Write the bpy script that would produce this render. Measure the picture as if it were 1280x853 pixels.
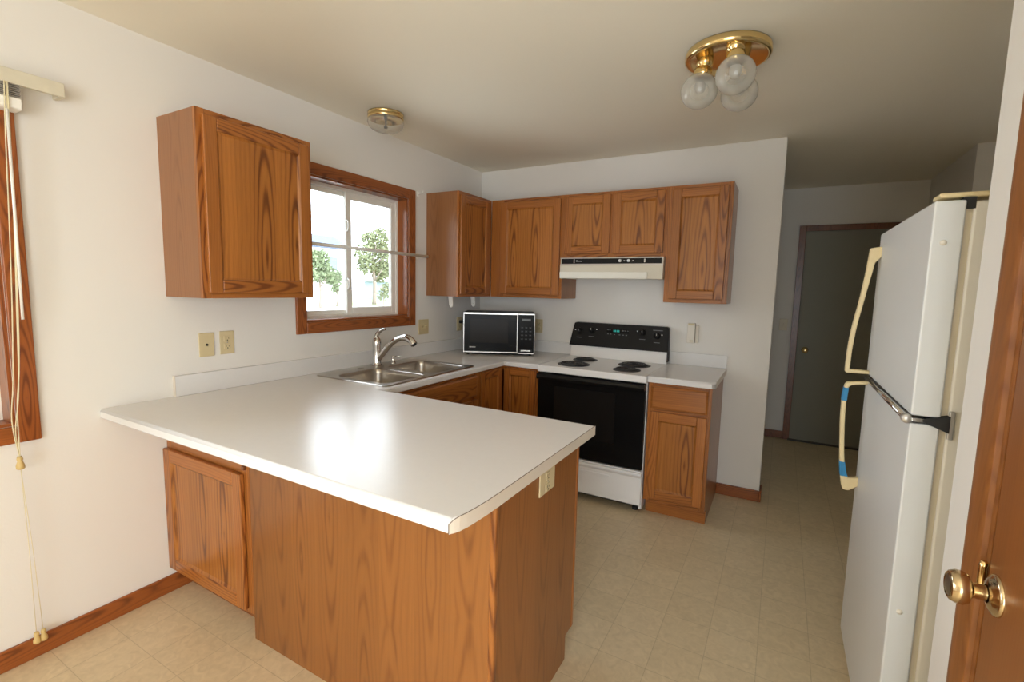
import bpy, bmesh, math, random
from mathutils import Vector, Matrix, noise
random.seed(7)
scn = bpy.context.scene
for o in list(bpy.data.objects): bpy.data.objects.remove(o)
COL = scn.collection

# ------------------------------------------------------------------ camera
cd = bpy.data.cameras.new('camera'); cam = bpy.data.objects.new('camera', cd); COL.objects.link(cam)
cd.sensor_width = 36.0; cd.sensor_fit = 'HORIZONTAL'; cd.lens = 16.845; cd.clip_start = .02; cd.clip_end = 300
R_ = Vector((.87067614, .49134915, .02233979)); U_ = Vector((-.07293626, .0840601, .99378781)); F_ = Vector((-.48641891, .86689671, -.10902629))
m = Matrix.Identity(4)
for i in range(3): m[i][0] = R_[i]; m[i][1] = U_[i]; m[i][2] = -F_[i]
m.translation = Vector((2.39261, -3.65042, 1.44070)); cam.matrix_world = m
scn.camera = cam

# ------------------------------------------------------------------ world, sun, daylight openings, added fill lights, exposure
w = bpy.data.worlds.new('sky'); scn.world = w; w.use_nodes = True
nt = w.node_tree; bg = nt.nodes['Background']; bg.inputs['Color'].default_value = (.80, .905, 1.0, 1); bg.inputs['Strength'].default_value = 6.6
sd = bpy.data.lights.new('sun', 'SUN'); sd.energy = 4.5; sd.angle = .01; sd.color = (1, .95, .86)
sun = bpy.data.objects.new('sun', sd); COL.objects.link(sun); sun.rotation_euler = (math.radians(-20), math.radians(40), 0)
def portal(name, loc, rot, sx, sy):
    l = bpy.data.lights.new(name, 'AREA'); l.shape = 'RECTANGLE'; l.size = sx; l.size_y = sy
    l.cycles.is_portal = True
    o = bpy.data.objects.new(name, l); COL.objects.link(o); o.location = loc; o.rotation_euler = rot
H = math.pi / 2
portal('portal_kitchen', (-.17, -1.39, 1.65), (0, -H, 0), .90, .90)
portal('portal_dining', (-.17, -3.80, 1.45), (0, -H, 0), 1.3, 1.45)
portal('portal_patio', (3.20, -6.56, 1.05), (H, 0, 0), 2.2, 2.1)
def area(name, loc, rot, sx, sy, e, col):
    l = bpy.data.lights.new(name, 'AREA'); l.shape = 'RECTANGLE'; l.size = sx; l.size_y = sy; l.energy = e; l.color = col
    o = bpy.data.objects.new(name, l); COL.objects.link(o); o.location = loc; o.rotation_euler = rot
area('patio_fill', (3.20, -6.36, 1.15), (H, 0, math.radians(20)), 2.1, 2.0, 16, (1.0, .95, .88))  # added area light behind the camera, brightens the room from the rear
ld = bpy.data.lights.new('dining_fill', 'POINT'); ld.energy = 31; ld.shadow_soft_size = .38; ld.color = (1.0, .97, .93)  # added fill light out of view, not a fixture of the room
lo = bpy.data.objects.new('dining_fill', ld); COL.objects.link(lo); lo.location = (3.60, -4.72, 1.45)
scn.view_settings.view_transform = 'Standard'; scn.view_settings.look = 'None'
scn.view_settings.gamma = 1.0; scn.view_settings.use_curve_mapping = False
scn.view_settings.exposure = 0.26
scn.cycles.use_denoising = True
scn.cycles.max_bounces = 10; scn.cycles.diffuse_bounces = 7; scn.cycles.transparent_max_bounces = 16
scn.cycles.sample_clamp_indirect = 8; scn.cycles.caustics_reflective = False; scn.cycles.caustics_refractive = False

# ------------------------------------------------------------------ materials
def srgb(r, g, b):
    f = lambda c: (c / 12.92 if c <= .04045 else ((c + .055) / 1.055) ** 2.4)
    return (f(r / 255), f(g / 255), f(b / 255), 1)
def new_mat(name):
    mt = bpy.data.materials.new(name); mt.use_nodes = True
    return mt, mt.node_tree, mt.node_tree.nodes['Principled BSDF']
def plain(name, col, rough=.5, metal=0, spec=.5, var=0.04, vscale=6, coat=0, bump=0, bscale=200):
    mt, nt, bs = new_mat(name)
    tc = nt.nodes.new('ShaderNodeTexCoord'); nz = nt.nodes.new('ShaderNodeTexNoise'); nz.inputs['Scale'].default_value = vscale
    nz.inputs['Detail'].default_value = 3
    nt.links.new(tc.outputs['Object'], nz.inputs['Vector'])
    mx = nt.nodes.new('ShaderNodeMix'); mx.data_type = 'RGBA'
    c = Vector(col[:3]); mx.inputs[6].default_value = (*(c * (1 - var)), 1); mx.inputs[7].default_value = (*[min(1, v) for v in c * (1 + var)], 1)
    nt.links.new(nz.outputs['Fac'], mx.inputs[0]); nt.links.new(mx.outputs[2], bs.inputs['Base Color'])
    bs.inputs['Roughness'].default_value = rough; bs.inputs['Metallic'].default_value = metal
    bs.inputs['Specular IOR Level'].default_value = spec; bs.inputs['Coat Weight'].default_value = coat; bs.inputs['Coat Roughness'].default_value = .15
    if bump:
        n2 = nt.nodes.new('ShaderNodeTexNoise'); n2.inputs['Scale'].default_value = bscale; n2.inputs['Detail'].default_value = 2
        nt.links.new(tc.outputs['Object'], n2.inputs['Vector'])
        b = nt.nodes.new('ShaderNodeBump'); b.inputs['Strength'].default_value = bump; b.inputs['Distance'].default_value = .002
        nt.links.new(n2.outputs['Fac'], b.inputs['Height']); nt.links.new(b.outputs['Normal'], bs.inputs['Normal'])
    return mt

def oak(name, vertical=True, light=(.42, .148, .030), dark=(.17, .047, .009), plank=.21, ring=.012, amount=.85, rough=.34, coat=.25):
    mt, nt, bs = new_mat(name); N = nt.nodes; L = nt.links
    def mth(op, a, b=None, c=None):
        n = N.new('ShaderNodeMath'); n.operation = op
        for i, v in enumerate((a, b, c)):
            if v is None: continue
            if isinstance(v, (int, float)): n.inputs[i].default_value = v
            else: L.new(v, n.inputs[i])
        return n.outputs[0]
    tc = N.new('ShaderNodeTexCoord'); sp = N.new('ShaderNodeSeparateXYZ'); L.new(tc.outputs['Object'], sp.inputs[0])
    oi = N.new('ShaderNodeObjectInfo'); rnd = oi.outputs['Random']
    s = mth('ADD', sp.outputs[0], sp.outputs[1])
    u, v = (s, sp.outputs[2]) if vertical else (sp.outputs[2], s)
    u = mth('ADD', u, mth('MULTIPLY', rnd, 7.3)); v = mth('ADD', v, mth('MULTIPLY', rnd, 13.1))
    q = mth('DIVIDE', u, plank); fl = mth('FLOOR', q); fr = mth('SUBTRACT', mth('SUBTRACT', q, fl), .5)
    wn = N.new('ShaderNodeTexWhiteNoise'); wn.noise_dimensions = '1D'; L.new(mth('ADD', fl, mth('MULTIPLY', rnd, 91.)), wn.inputs['W'])
    ran = wn.outputs['Value']
    uu = mth('ADD', mth('MULTIPLY', fr, plank), mth('MULTIPLY', mth('SUBTRACT', ran, .5), plank * .45))
    v2 = mth('ADD', v, mth('MULTIPLY', ran, 3.0))
    # slow wander of the growth rings along the board
    cv = N.new('ShaderNodeCombineXYZ'); L.new(mth('MULTIPLY', u, 7.0), cv.inputs[0]); L.new(mth('MULTIPLY', v2, 1.6), cv.inputs[1])
    nz = N.new('ShaderNodeTexNoise'); nz.inputs['Scale'].default_value = 1.0; nz.inputs['Detail'].default_value = 3; L.new(cv.outputs[0], nz.inputs['Vector'])
    wob = mth('MULTIPLY', mth('SUBTRACT', nz.outputs['Fac'], .5), .035)
    h = mth('ADD', mth('PINGPONG', mth('MULTIPLY', v2, .085), .05), .006)
    rad = mth('SQRT', mth('ADD', mth('MULTIPLY', uu, uu), mth('MULTIPLY', h, h)))
    ph = mth('MULTIPLY', mth('ADD', rad, wob), 2 * math.pi / ring)
    band = mth('ADD', mth('MULTIPLY', mth('SINE', ph), .5), .5)
    band = mth('POWER', band, 2.4)
    q2 = mth('DIVIDE', uu, plank * .24); foc = mth('ADD', mth('EXPONENT', mth('MULTIPLY', mth('MULTIPLY', q2, q2), -1.0)), .22)
    cm = N.new('ShaderNodeCombineXYZ'); L.new(mth('MULTIPLY', u, 38.), cm.inputs[0]); L.new(mth('MULTIPLY', v2, .9), cm.inputs[1])
    n3 = N.new('ShaderNodeTexNoise'); n3.inputs['Scale'].default_value = 1.; n3.inputs['Detail'].default_value = 1; L.new(cm.outputs[0], n3.inputs['Vector'])
    band = mth('MULTIPLY', mth('MULTIPLY', band, foc), mth('ADD', .35, mth('MULTIPLY', n3.outputs['Fac'], 1.3)))
    broad = mth('MULTIPLY', mth('SUBTRACT', n3.outputs['Fac'], .35), .55)
    # fine pores
    cp = N.new('ShaderNodeCombineXYZ'); L.new(mth('MULTIPLY', u, 420.), cp.inputs[0]); L.new(mth('MULTIPLY', v, 9.), cp.inputs[1])
    n2 = N.new('ShaderNodeTexNoise'); n2.inputs['Scale'].default_value = 1.; n2.inputs['Detail'].default_value = 2; L.new(cp.outputs[0], n2.inputs['Vector'])
    pore = mth('SMOOTH_MIN', mth('MAXIMUM', mth('MULTIPLY', mth('SUBTRACT', n2.outputs['Fac'], .42), 3.), 0.), 1., .1)
    fac = mth('MULTIPLY', mth('ADD', mth('ADD', mth('MULTIPLY', band, .85), broad), mth('MULTIPLY', pore, .34)), amount)
    cl = N.new('ShaderNodeMix'); cl.data_type = 'RGBA'; cl.clamp_factor = True
    cl.inputs[6].default_value = (*light, 1); cl.inputs[7].default_value = (*dark, 1); L.new(fac, cl.inputs[0])
    # board to board tone
    hv = N.new('ShaderNodeHueSaturation'); L.new(cl.outputs[2], hv.inputs['Color'])
    L.new(mth('ADD', .90, mth('MULTIPLY', ran, .2)), hv.inputs['Value'])
    L.new(hv.outputs['Color'], bs.inputs['Base Color'])
    bs.inputs['Roughness'].default_value = rough; bs.inputs['Coat Weight'].default_value = coat; bs.inputs['Coat Roughness'].default_value = .22
    bs.inputs['Specular IOR Level'].default_value = .4
    b = N.new('ShaderNodeBump'); b.inputs['Strength'].default_value = .12; b.inputs['Distance'].default_value = .001; b.invert = True
    L.new(fac, b.inputs['Height']); L.new(b.outputs['Normal'], bs.inputs['Normal'])
    return mt

M = {}
M['oak'] = oak('oak_upright'); M['oak_h'] = oak('oak_crosswise', False)
M['oak_panel'] = oak('oak_door_panel', True, (.45, .168, .033), (.16, .045, .008), .19, .019, .85)
M['oak_side'] = oak('oak_veneer_side', True, (.33, .140, .052), (.22, .085, .028), .24, .015, .5)
M['oak_back'] = oak('oak_veneer_back', True, (.29, .108, .025), (.165, .054, .011), .15, .017, .62)
M['oak_trim'] = oak('oak_window_trim', True, (.34, .098, .020), (.16, .040, .008), .12, .009, .8)
M['oak_trim_h'] = oak('oak_window_trim_crosswise', False, (.34, .098, .020), (.16, .040, .008), .12, .009, .8)
M['oak_slab'] = oak('oak_door_slab', True, (.27, .092, .020), (.18, .055, .011), .3, .010, .5, .35, .15)
M['oak_case'] = oak('oak_door_casing', True, (.33, .120, .028), (.20, .064, .013), .08, .008, .55, .45, .03)
M['oak_dark'] = oak('oak_hall_trim', True, (.20, .065, .022), (.11, .033, .011), .12, .008, .6)
M['wall'] = plain('painted_wall', (.80, .775, .735), .75, var=.012, vscale=2, spec=.25, bump=.12, bscale=120)
M['ceil'] = plain('painted_ceiling', (.90, .85, .73), .85, var=.012, vscale=2, spec=.2, bump=.15, bscale=90)
M['laminate'] = plain('white_laminate', (.775, .765, .76), .27, var=.02, vscale=40, spec=.5)
M['lam_edge'] = plain('beige_laminate_edge', (.74, .67, .57), .35, var=.02, vscale=40)
M['lam_core'] = plain('laminate_core_line', (.16, .12, .09), .6)
M['steel'] = plain('brushed_steel', (.46, .42, .37), .28, 1, var=.05, vscale=20)
M['chrome'] = plain('chrome', (.72, .71, .69), .09, 1, var=.01)
M['brass'] = plain('polished_brass', (.86, .65, .31), .16, 1, var=.03)
M['brass_pale'] = plain('aged_brass', (.70, .55, .34), .16, 1, var=.04)
M['enamel'] = plain('white_enamel', (.84, .82, .80), .22, var=.01)
M['cream'] = plain('cream_enamel', (.80, .755, .66), .33, var=.012, bump=.06, bscale=400)
M['fridge_front_skylit'] = plain('fridge_door_face_skylit', (.75, .765, .765), .36, var=.012, bump=.1, bscale=500)  # cool window daylight is tinted into the door white
M['yellowed'] = plain('yellowed_plastic', (.80, .66, .38), .4, var=.04)
M['tape'] = plain('blue_tape', (.03, .24, .50), .6, var=.05)
M['black'] = plain('black_enamel', (.006, .006, .006), .2, var=.05, spec=.25)
M['black_soft'] = plain('black_plastic', (.010, .0095, .009), .4, var=.05, spec=.2)
M['oven_glass'] = plain('oven_glass', (.011, .010, .009), .08, var=.05, spec=.3)
M['mw_face'] = plain('microwave_face', (.008, .0075, .007), .25, var=.05, spec=.08)
M['mw_window'] = plain('microwave_window', (.020, .016, .012), .25, var=.05, spec=.08)
M['coil'] = plain('burner_coil', (.035, .033, .032), .45, var=.1)
M['silver'] = plain('silver_trim', (.58, .56, .53), .3, .7, var=.03)
M['hood'] = plain('almond_enamel', (.66, .61, .50), .35, var=.015)
M['hood_lip_lit'] = plain('almond_enamel_lit_lip', (.84, .81, .72), .4, var=.01)  # brighter almond: light caught by the lip is put into the colour
M['ivory'] = plain('ivory_plastic', (.66, .55, .33), .4, var=.03)
M['almond'] = plain('almond_plastic', (.70, .63, .50), .45, var=.03)
M['chime'] = plain('pale_almond_plastic', (.77, .72, .63), .45, var=.02)
M['dark_hole'] = plain('dark_slot', (.03, .022, .012), .6)
M['white_print'] = plain('white_print', (.75, .76, .76), .5)
M['grey_print'] = plain('grey_print', (.16, .17, .18), .5)
M['vinyl'] = plain('white_vinyl', (.88, .86, .80), .35, var=.01)
M['white_rod'] = plain('white_painted_metal', (.88, .86, .81), .35, var=.02)
M['valance'] = plain('cream_valance_board', (.66, .61, .48), .6, var=.07, vscale=25)
M['slats'] = plain('grey_blind_slats', (.30, .28, .25), .5, var=.1, vscale=60)
M['cord'] = plain('ivory_cord', (.74, .66, .44), .7)
M['tassel'] = plain('wooden_tassel', (.62, .45, .18), .5)
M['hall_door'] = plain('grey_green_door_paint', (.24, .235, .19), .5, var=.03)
M['dark_trim'] = plain('grey_hall_threshold', (.06, .05, .04), .6)
M['rubber'] = plain('dark_rubber', (.02, .02, .02), .7)
# emission only for the clock that gives off light
def glow(name, col, s):
    mt, nt, bs = new_mat(name); bs.inputs['Base Color'].default_value = (0, .02, .02, 1)
    bs.inputs['Emission Color'].default_value = (*col, 1); bs.inputs['Emission Strength'].default_value = s
    return mt
M['clock'] = glow('clock_digits', (.05, .75, .62), .35)
def glass_pane(name, refl=.04, tint=(1, 1, 1)):
    mt, nt, bs = new_mat(name); N = nt.nodes; L = nt.links
    tr = N.new('ShaderNodeBsdfTransparent'); tr.inputs[0].default_value = (*tint, 1)
    gl = N.new('ShaderNodeBsdfGlossy'); gl.inputs['Roughness'].default_value = .02
    fr = N.new('ShaderNodeFresnel'); fr.inputs['IOR'].default_value = 1.3
    mx = N.new('ShaderNodeMixShader'); L.new(fr.outputs[0], mx.inputs[0]); L.new(tr.outputs[0], mx.inputs[1]); L.new(gl.outputs[0], mx.inputs[2])
    L.new(mx.outputs[0], N['Material Output'].inputs['Surface']); N.remove(bs)
    return mt
M['glass'] = glass_pane('window_glass')
def shade_glass(name, body=.5, col=(.86, .84, .78)):
    mt, nt, bs = new_mat(name); N = nt.nodes; L = nt.links
    bs.inputs['Base Color'].default_value = (*col, 1); bs.inputs['Roughness'].default_value = .12; bs.inputs['Specular IOR Level'].default_value = .8
    bs.inputs['Coat Weight'].default_value = .6; bs.inputs['Coat Roughness'].default_value = .05
    tr = N.new('ShaderNodeBsdfTransparent'); tr.inputs[0].default_value = (.93, .92, .89, 1)
    lw = N.new('ShaderNodeLayerWeight'); lw.inputs['Blend'].default_value = .45
    mr = N.new('ShaderNodeMapRange'); mr.inputs['To Min'].default_value = body * .55; mr.inputs['To Max'].default_value = min(1, body * 1.5)
    L.new(lw.outputs['Facing'], mr.inputs['Value'])
    mx = N.new('ShaderNodeMixShader'); L.new(mr.outputs[0], mx.inputs[0]); L.new(tr.outputs[0], mx.inputs[1]); L.new(bs.outputs[0], mx.inputs[2])
    L.new(mx.outputs[0], N['Material Output'].inputs['Surface'])
    return mt
M['globe'] = shade_glass('ribbed_globe_glass', .5, (.72, .71, .66))
M['bulb'] = plain('unlit_bulb', (.42, .40, .37), .3)
M['bowl'] = shade_glass('ribbed_bowl_glass', .30, (.76, .74, .68))

def floor_mat():
    mt, nt, bs = new_mat('vinyl_tile_floor'); N = nt.nodes; L = nt.links
    tc = N.new('ShaderNodeTexCoord')
    mp = N.new('ShaderNodeMapping'); T = .1848
    mp.inputs['Location'].default_value = (-1.850 + 20 * T, 1.910 + 60 * T, 0); L.new(tc.outputs['Object'], mp.inputs['Vector'])
    br = N.new('ShaderNodeTexBrick'); br.offset = 0; br.squash = 1
    br.inputs['Scale'].default_value = 1; br.inputs['Mortar Size'].default_value = .0016; br.inputs['Mortar Smooth'].default_value = .35
    br.inputs['Brick Width'].default_value = T; br.inputs['Row Height'].default_value = T; br.inputs['Bias'].default_value = 0
    br.inputs['Color1'].default_value = (.68, .57, .385, 1); br.inputs['Color2'].default_value = (.72, .605, .415, 1); br.inputs['Mortar'].default_value = (.55, .455, .30, 1)
    L.new(mp.outputs[0], br.inputs['Vector'])
    nz = N.new('ShaderNodeTexNoise'); nz.inputs['Scale'].default_value = 26; nz.inputs['Detail'].default_value = 6; nz.inputs['Distortion'].default_value = 1.4
    L.new(tc.outputs['Object'], nz.inputs['Vector'])
    cr = N.new('ShaderNodeValToRGB'); cr.color_ramp.elements[0].position = .3; cr.color_ramp.elements[0].color = (.80, .78, .73, 1)
    cr.color_ramp.elements[1].position = .72; cr.color_ramp.elements[1].color = (1.12, 1.12, 1.12, 1); L.new(nz.outputs['Fac'], cr.inputs[0])
    mx = N.new('ShaderNodeMix'); mx.data_type = 'RGBA'; mx.blend_type = 'MULTIPLY'; mx.inputs[0].default_value = .5
    L.new(br.outputs['Color'], mx.inputs[6]); L.new(cr.outputs[0], mx.inputs[7]); L.new(mx.outputs[2], bs.inputs['Base Color'])
    bs.inputs['Roughness'].default_value = .38; bs.inputs['Specular IOR Level'].default_value = .4
    b = N.new('ShaderNodeBump'); b.inputs['Strength'].default_value = .15; b.inputs['Distance'].default_value = .001
    L.new(nz.outputs['Fac'], b.inputs['Height']); L.new(b.outputs['Normal'], bs.inputs['Normal'])
    return mt
M['floor'] = floor_mat()
M['siding'] = plain('white_siding', (.80, .82, .84), .7); M['siding_blue'] = plain('pale_blue_siding', (.30, .36, .42), .7)
M['roofing'] = plain('blue_grey_shingle', (.075, .105, .165), .8, var=.15, vscale=8)
M['far_glass'] = plain('far_window_glass', (.12, .15, .22), .2)
M['concrete'] = plain('pale_concrete', (.62, .62, .60), .8, var=.08, vscale=1); M['lawn'] = plain('lawn_green', (.20, .23, .12), .9, var=.3, vscale=3)
M['leaf'] = plain('tree_leaf', (.14, .175, .085), .6, var=.4, vscale=1.5); M['leaf2'] = plain('maple_leaf', (.15, .17, .08), .6, var=.4, vscale=1.5)
M['bark'] = plain('pale_bark', (.22, .18, .14), .8, var=.2)

# ------------------------------------------------------------------ mesh helpers
class MB:
    def __init__(s): s.bm = bmesh.new(); s.mi = 0; s.sm = False; s.wl = s.bm.edges.layers.float.new('bevel_weight_edge')
    def _f(s, vs):
        try: f = s.bm.faces.new(vs)
        except ValueError: return None
        f.material_index = s.mi; f.smooth = s.sm; return f
    def mat(s, i): s.mi = i; return s
    def smooth(s, b=True): s.sm = b; return s
    def box(s, x0, y0, z0, x1, y1, z1):
        v = [s.bm.verts.new(p) for p in ((x0,y0,z0),(x1,y0,z0),(x1,y1,z0),(x0,y1,z0),(x0,y0,z1),(x1,y0,z1),(x1,y1,z1),(x0,y1,z1))]
        for q in ((0,3,2,1),(4,5,6,7),(0,1,5,4),(1,2,6,5),(2,3,7,6),(3,0,4,7)): s._f([v[i] for i in q])
        return s
    def hexa(s, pts):
        v = [s.bm.verts.new(p) for p in pts]
        for q in ((0,3,2,1),(4,5,6,7),(0,1,5,4),(1,2,6,5),(2,3,7,6),(3,0,4,7)): s._f([v[i] for i in q])
        return s
    def quad(s, *pts): s._f([s.bm.verts.new(p) for p in pts]); return s
    def prism(s, pts, a0, a1, fn):
        """closed outline pts (p,q), extruded a0..a1; fn(p,q,a) gives the point"""
        A = [s.bm.verts.new(fn(p, q, a0)) for p, q in pts]; B = [s.bm.verts.new(fn(p, q, a1)) for p, q in pts]
        n = len(pts); s._f(A[::-1]); s._f(B)
        for i in range(n): s._f([A[i], A[(i+1) % n], B[(i+1) % n], B[i]])
        return s
    def lathe(s, prof, c, axis='z', n=32, cap=True, ribs=0, rib_amp=0):
        """prof (r,h) along the axis from c"""
        c = Vector(c); ax = Vector({'z':(0,0,1),'x':(1,0,0),'y':(0,1,0),'-x':(-1,0,0),'-y':(0,-1,0),'-z':(0,0,-1)}[axis] if isinstance(axis, str) else axis).normalized()
        e1 = ax.orthogonal().normalized(); e2 = ax.cross(e1); rings = []
        for r, h in prof:
            if r < 1e-6: rings.append([s.bm.verts.new(c + ax * h)]); continue
            ring = []
            for k in range(n):
                a = 2 * math.pi * k / n; rr = r * (1 + (rib_amp * math.cos(ribs * a) if ribs else 0))
                ring.append(s.bm.verts.new(c + ax * h + (e1 * math.cos(a) + e2 * math.sin(a)) * rr))
            rings.append(ring)
        old = s.sm; s.sm = True
        for A, B in zip(rings, rings[1:]):
            if len(A) == 1 and len(B) == 1: continue
            for k in range(n):
                k2 = (k + 1) % n
                if len(A) == 1: s._f([A[0], B[k2], B[k]])
                elif len(B) == 1: s._f([A[k], A[k2], B[0]])
                else: s._f([A[k], A[k2], B[k2], B[k]])
        s.sm = False
        if cap:
            if len(rings[0]) > 1: s._f(rings[0][::-1])
            if len(rings[-1]) > 1: s._f(rings[-1])
        s.sm = old; return s
    def tube(s, pts, r, n=12, cap=True, flat=1.0, up=None):
        P = [Vector(p) for p in pts]; R = r if isinstance(r, (list, tuple)) else [r] * len(P); rings = []; prev = Vector(up) if up else None
        for i, p in enumerate(P):
            t = (P[min(i+1, len(P)-1)] - P[max(i-1, 0)]).normalized()
            e = (prev - t * prev.dot(t)) if prev is not None else t.orthogonal()
            if e.length < 1e-5: e = t.orthogonal()
            e.normalize(); f = t.cross(e); prev = e
            rings.append([s.bm.verts.new(p + (e * math.cos(2*math.pi*k/n) + f * math.sin(2*math.pi*k/n) * flat) * R[i]) for k in range(n)])
        old = s.sm; s.sm = True
        for A, B in zip(rings, rings[1:]):
            for k in range(n): s._f([A[k], A[(k+1) % n], B[(k+1) % n], B[k]])
        s.sm = old
        if cap: s._f(rings[0][::-1]); s._f(rings[-1])
        return s
    def ball(s, c, r, n=20, m=12, sc=(1,1,1)):
        prof = [(r * math.sin(math.pi * i / m), -r * math.cos(math.pi * i / m)) for i in range(m + 1)]
        k = len(s.bm.verts); s.lathe([(max(0, a), h) for a, h in prof], (0,0,0), 'z', n, False)
        s.bm.verts.ensure_lookup_table()
        for v in s.bm.verts[k:]: v.co = Vector((v.co.x*sc[0], v.co.y*sc[1], v.co.z*sc[2])) + Vector(c)
        return s
    def build(s, name, mat, parent=None, bevel=0, seg=2, local=False, weight=False, recalc=True):
        if recalc: bmesh.ops.recalc_face_normals(s.bm, faces=s.bm.faces[:])
        org = Vector((0,0,0))
        if parent is not None and not local:
            p = parent
            while p is not None: org += Vector(p.location); p = p.parent
            bmesh.ops.translate(s.bm, verts=s.bm.verts[:], vec=-org)
        me = bpy.data.meshes.new(name); s.bm.to_mesh(me); s.bm.free()
        for q in (mat if isinstance(mat, (list, tuple)) else [mat]): me.materials.append(M[q])
        o = bpy.data.objects.new(name, me); COL.objects.link(o)
        if parent is not None: o.parent = parent
        if bevel:
            b = o.modifiers.new('bevel', 'BEVEL'); b.width = bevel; b.segments = seg; b.limit_method = 'WEIGHT' if weight else 'ANGLE'
            b.angle_limit = math.radians(35); b.harden_normals = True
            for f in me.polygons: f.use_smooth = True
            me.set_sharp_from_angle(angle=math.radians(38))
        return o
def bx(*a): return MB().box(*a)
def lerp(a, b, t): return a + (b - a) * t
def smooth_path(pts, k=8):
    P = [Vector(p) for p in pts]; out = []
    for i in range(len(P) - 1):
        p0, p1, p2, p3 = P[max(i-1,0)], P[i], P[i+1], P[min(i+2, len(P)-1)]
        for j in range(k):
            t = j / k
            out.append(.5 * ((2*p1) + (p2-p0)*t + (2*p0-5*p1+4*p2-p3)*t*t + (3*p1-p0-3*p2+p3)*t*t*t))
    out.append(P[-1]); return out
def thing(name, label, cat, loc=(0,0,0), rz=0, group=None):
    o = bpy.data.objects.new(name, None); COL.objects.link(o); o.location = loc; o.rotation_euler = (0,0,rz); o.empty_display_size = .1
    o['label'] = label; o['category'] = cat
    if group: o['group'] = group
    return o
def tag(o, label, cat, group=None, kind=None):
    o['label'] = label; o['category'] = cat
    if group: o['group'] = group
    if kind: o['kind'] = kind
    return o
def struct(o, label=None, cat=None):
    o['kind'] = 'structure'
    if label: o['label'] = label
    if cat: o['category'] = cat
    return o
def copy_tree(o, parent=None):
    c = o.copy(); COL.objects.link(c)
    if parent: c.parent = parent
    for ch in list(o.children): copy_tree(ch, c)
    return c

# ------------------------------------------------------------------ room numbers
CE = 2.4513; XE = 2.3443; XW = 2.745; YH = 1.80; XH = 3.4265; YK = .667; YR = -6.45
W1 = (-1.828, -.957, 1.219, 2.063)      # kitchen window opening y0 y1 z0 z1
W2 = (-4.55, -3.052, .905, 2.063)
PD = (2.15, 4.25, 0.0, 2.08)             # unseen patio opening, added in the rear wall to let light in

struct(bx(-.25, YR-.15, -.12, 4.75, YH+.15, 0).build('floor', 'floor'), 'beige square-tiled vinyl kitchen floor', 'floor')
struct(bx(-.25, YR-.15, CE, 4.75, YH+.15, CE+.12).build('ceiling', 'ceil'), 'plain warm white painted ceiling', 'ceiling')
T = .16
mb = MB()
for a in ((-T, YR, 0, 0, W2[0], CE), (-T, W2[0], 0, 0, W2[1], W2[2]), (-T, W2[0], W2[3], 0, W2[1], CE), (-T, W2[1], 0, 0, W1[0], CE),
          (-T, W1[0], 0, 0, W1[1], W1[2]), (-T, W1[0], W1[3], 0, W1[1], CE), (-T, W1[1], 0, 0, .115, CE)): mb.box(*a)
bmesh.ops.remove_doubles(mb.bm, verts=mb.bm.verts[:], dist=1e-5)
struct(mb.build('wall_left', 'wall'), 'off white window wall left of the kitchen', 'wall')
struct(bx(0, 0, 0, XE, .115, CE).build('wall_back', 'wall', bevel=.006), 'off white wall behind the range and upper cabinets', 'wall')
struct(bx(1.5, YH, 0, 4.1, YH+.12, CE).build('wall_hall_end', 'wall'), 'shaded wall around the hall door', 'wall')
struct(bx(1.38, .115, 0, 1.5, YH+.12, CE).build('wall_hall_left', 'wall'), 'hall side wall behind the kitchen', 'wall')
struct(bx(XH, YK, 0, 4.1, YH, CE).build('wall_hall_right', 'wall'), 'shaded wall corner in the hall beyond the refrigerator', 'wall')
struct(bx(3.62, -2.29, 0, 3.74, YK, CE).build('wall_alcove', 'wall'), 'wall behind the refrigerator', 'wall')
mb = MB()   # right wall with the door opening
DO = (-3.27, -2.556, 2.05)
mb.box(XW, DO[1], 0, 2.86, -2.29, CE); mb.box(XW, DO[0], DO[2], 2.86, DO[1], CE); mb.box(XW, -3.36, 0, 2.86, DO[0], CE); mb.box(2.86, -2.41, 0, 3.74, -2.29, CE)
struct(mb.build('wall_right', 'wall', bevel=.004), 'white wall strip between refrigerator and oak door', 'wall')
mb = MB()
mb.box(0, YR-.12, 0, PD[0], YR, CE); mb.box(PD[1], YR-.12, 0, 4.72, YR, CE); mb.box(PD[0], YR-.12, PD[3], PD[1], YR, CE)
struct(mb.build('wall_rear', 'wall'), 'wall behind the dining area', 'wall')
struct(bx(4.60, YR, 0, 4.72, -3.25, CE).build('wall_dining_right', 'wall'), 'far right wall of the dining area', 'wall')
struct(bx(2.86, -3.36, 0, 4.60, -3.25, CE).build('wall_dining_side', 'wall'), 'dining side of the closet', 'wall')
struct(bx(2.86, -3.25, 0, 2.90, -2.41, CE).build('wall_closet', 'wall'), 'closet wall behind the oak door', 'wall')

def base_board(name, pts, label, mat='oak_trim_h'):
    """pts: list of boxes"""
    mb = MB()
    for b in pts: mb.box(*b)
    o = mb.build(name, mat, bevel=.004); struct(o, label, 'baseboard'); return o
base_board('baseboard_left', [(0, YR, 0, .013, -2.492, .080)], 'oak baseboard along the left wall')
base_board('baseboard_back', [(2.067, -.013, 0, XE+.0, 0, .080)], 'oak baseboard beside the small base cabinet')
base_board('baseboard_back_end', [(XE, -.013, 0, XE+.013, .128, .080)], 'oak baseboard wrapping the wall end')
base_board('baseboard_hall', [(1.5, YH-.013, 0, 2.483, YH, .075)], 'dark oak baseboard in the hall', 'oak_dark')
base_board('baseboard_right', [(XW-.013, -2.452, 0, XW, -2.29, .08)], 'oak baseboard on the right wall')

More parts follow.
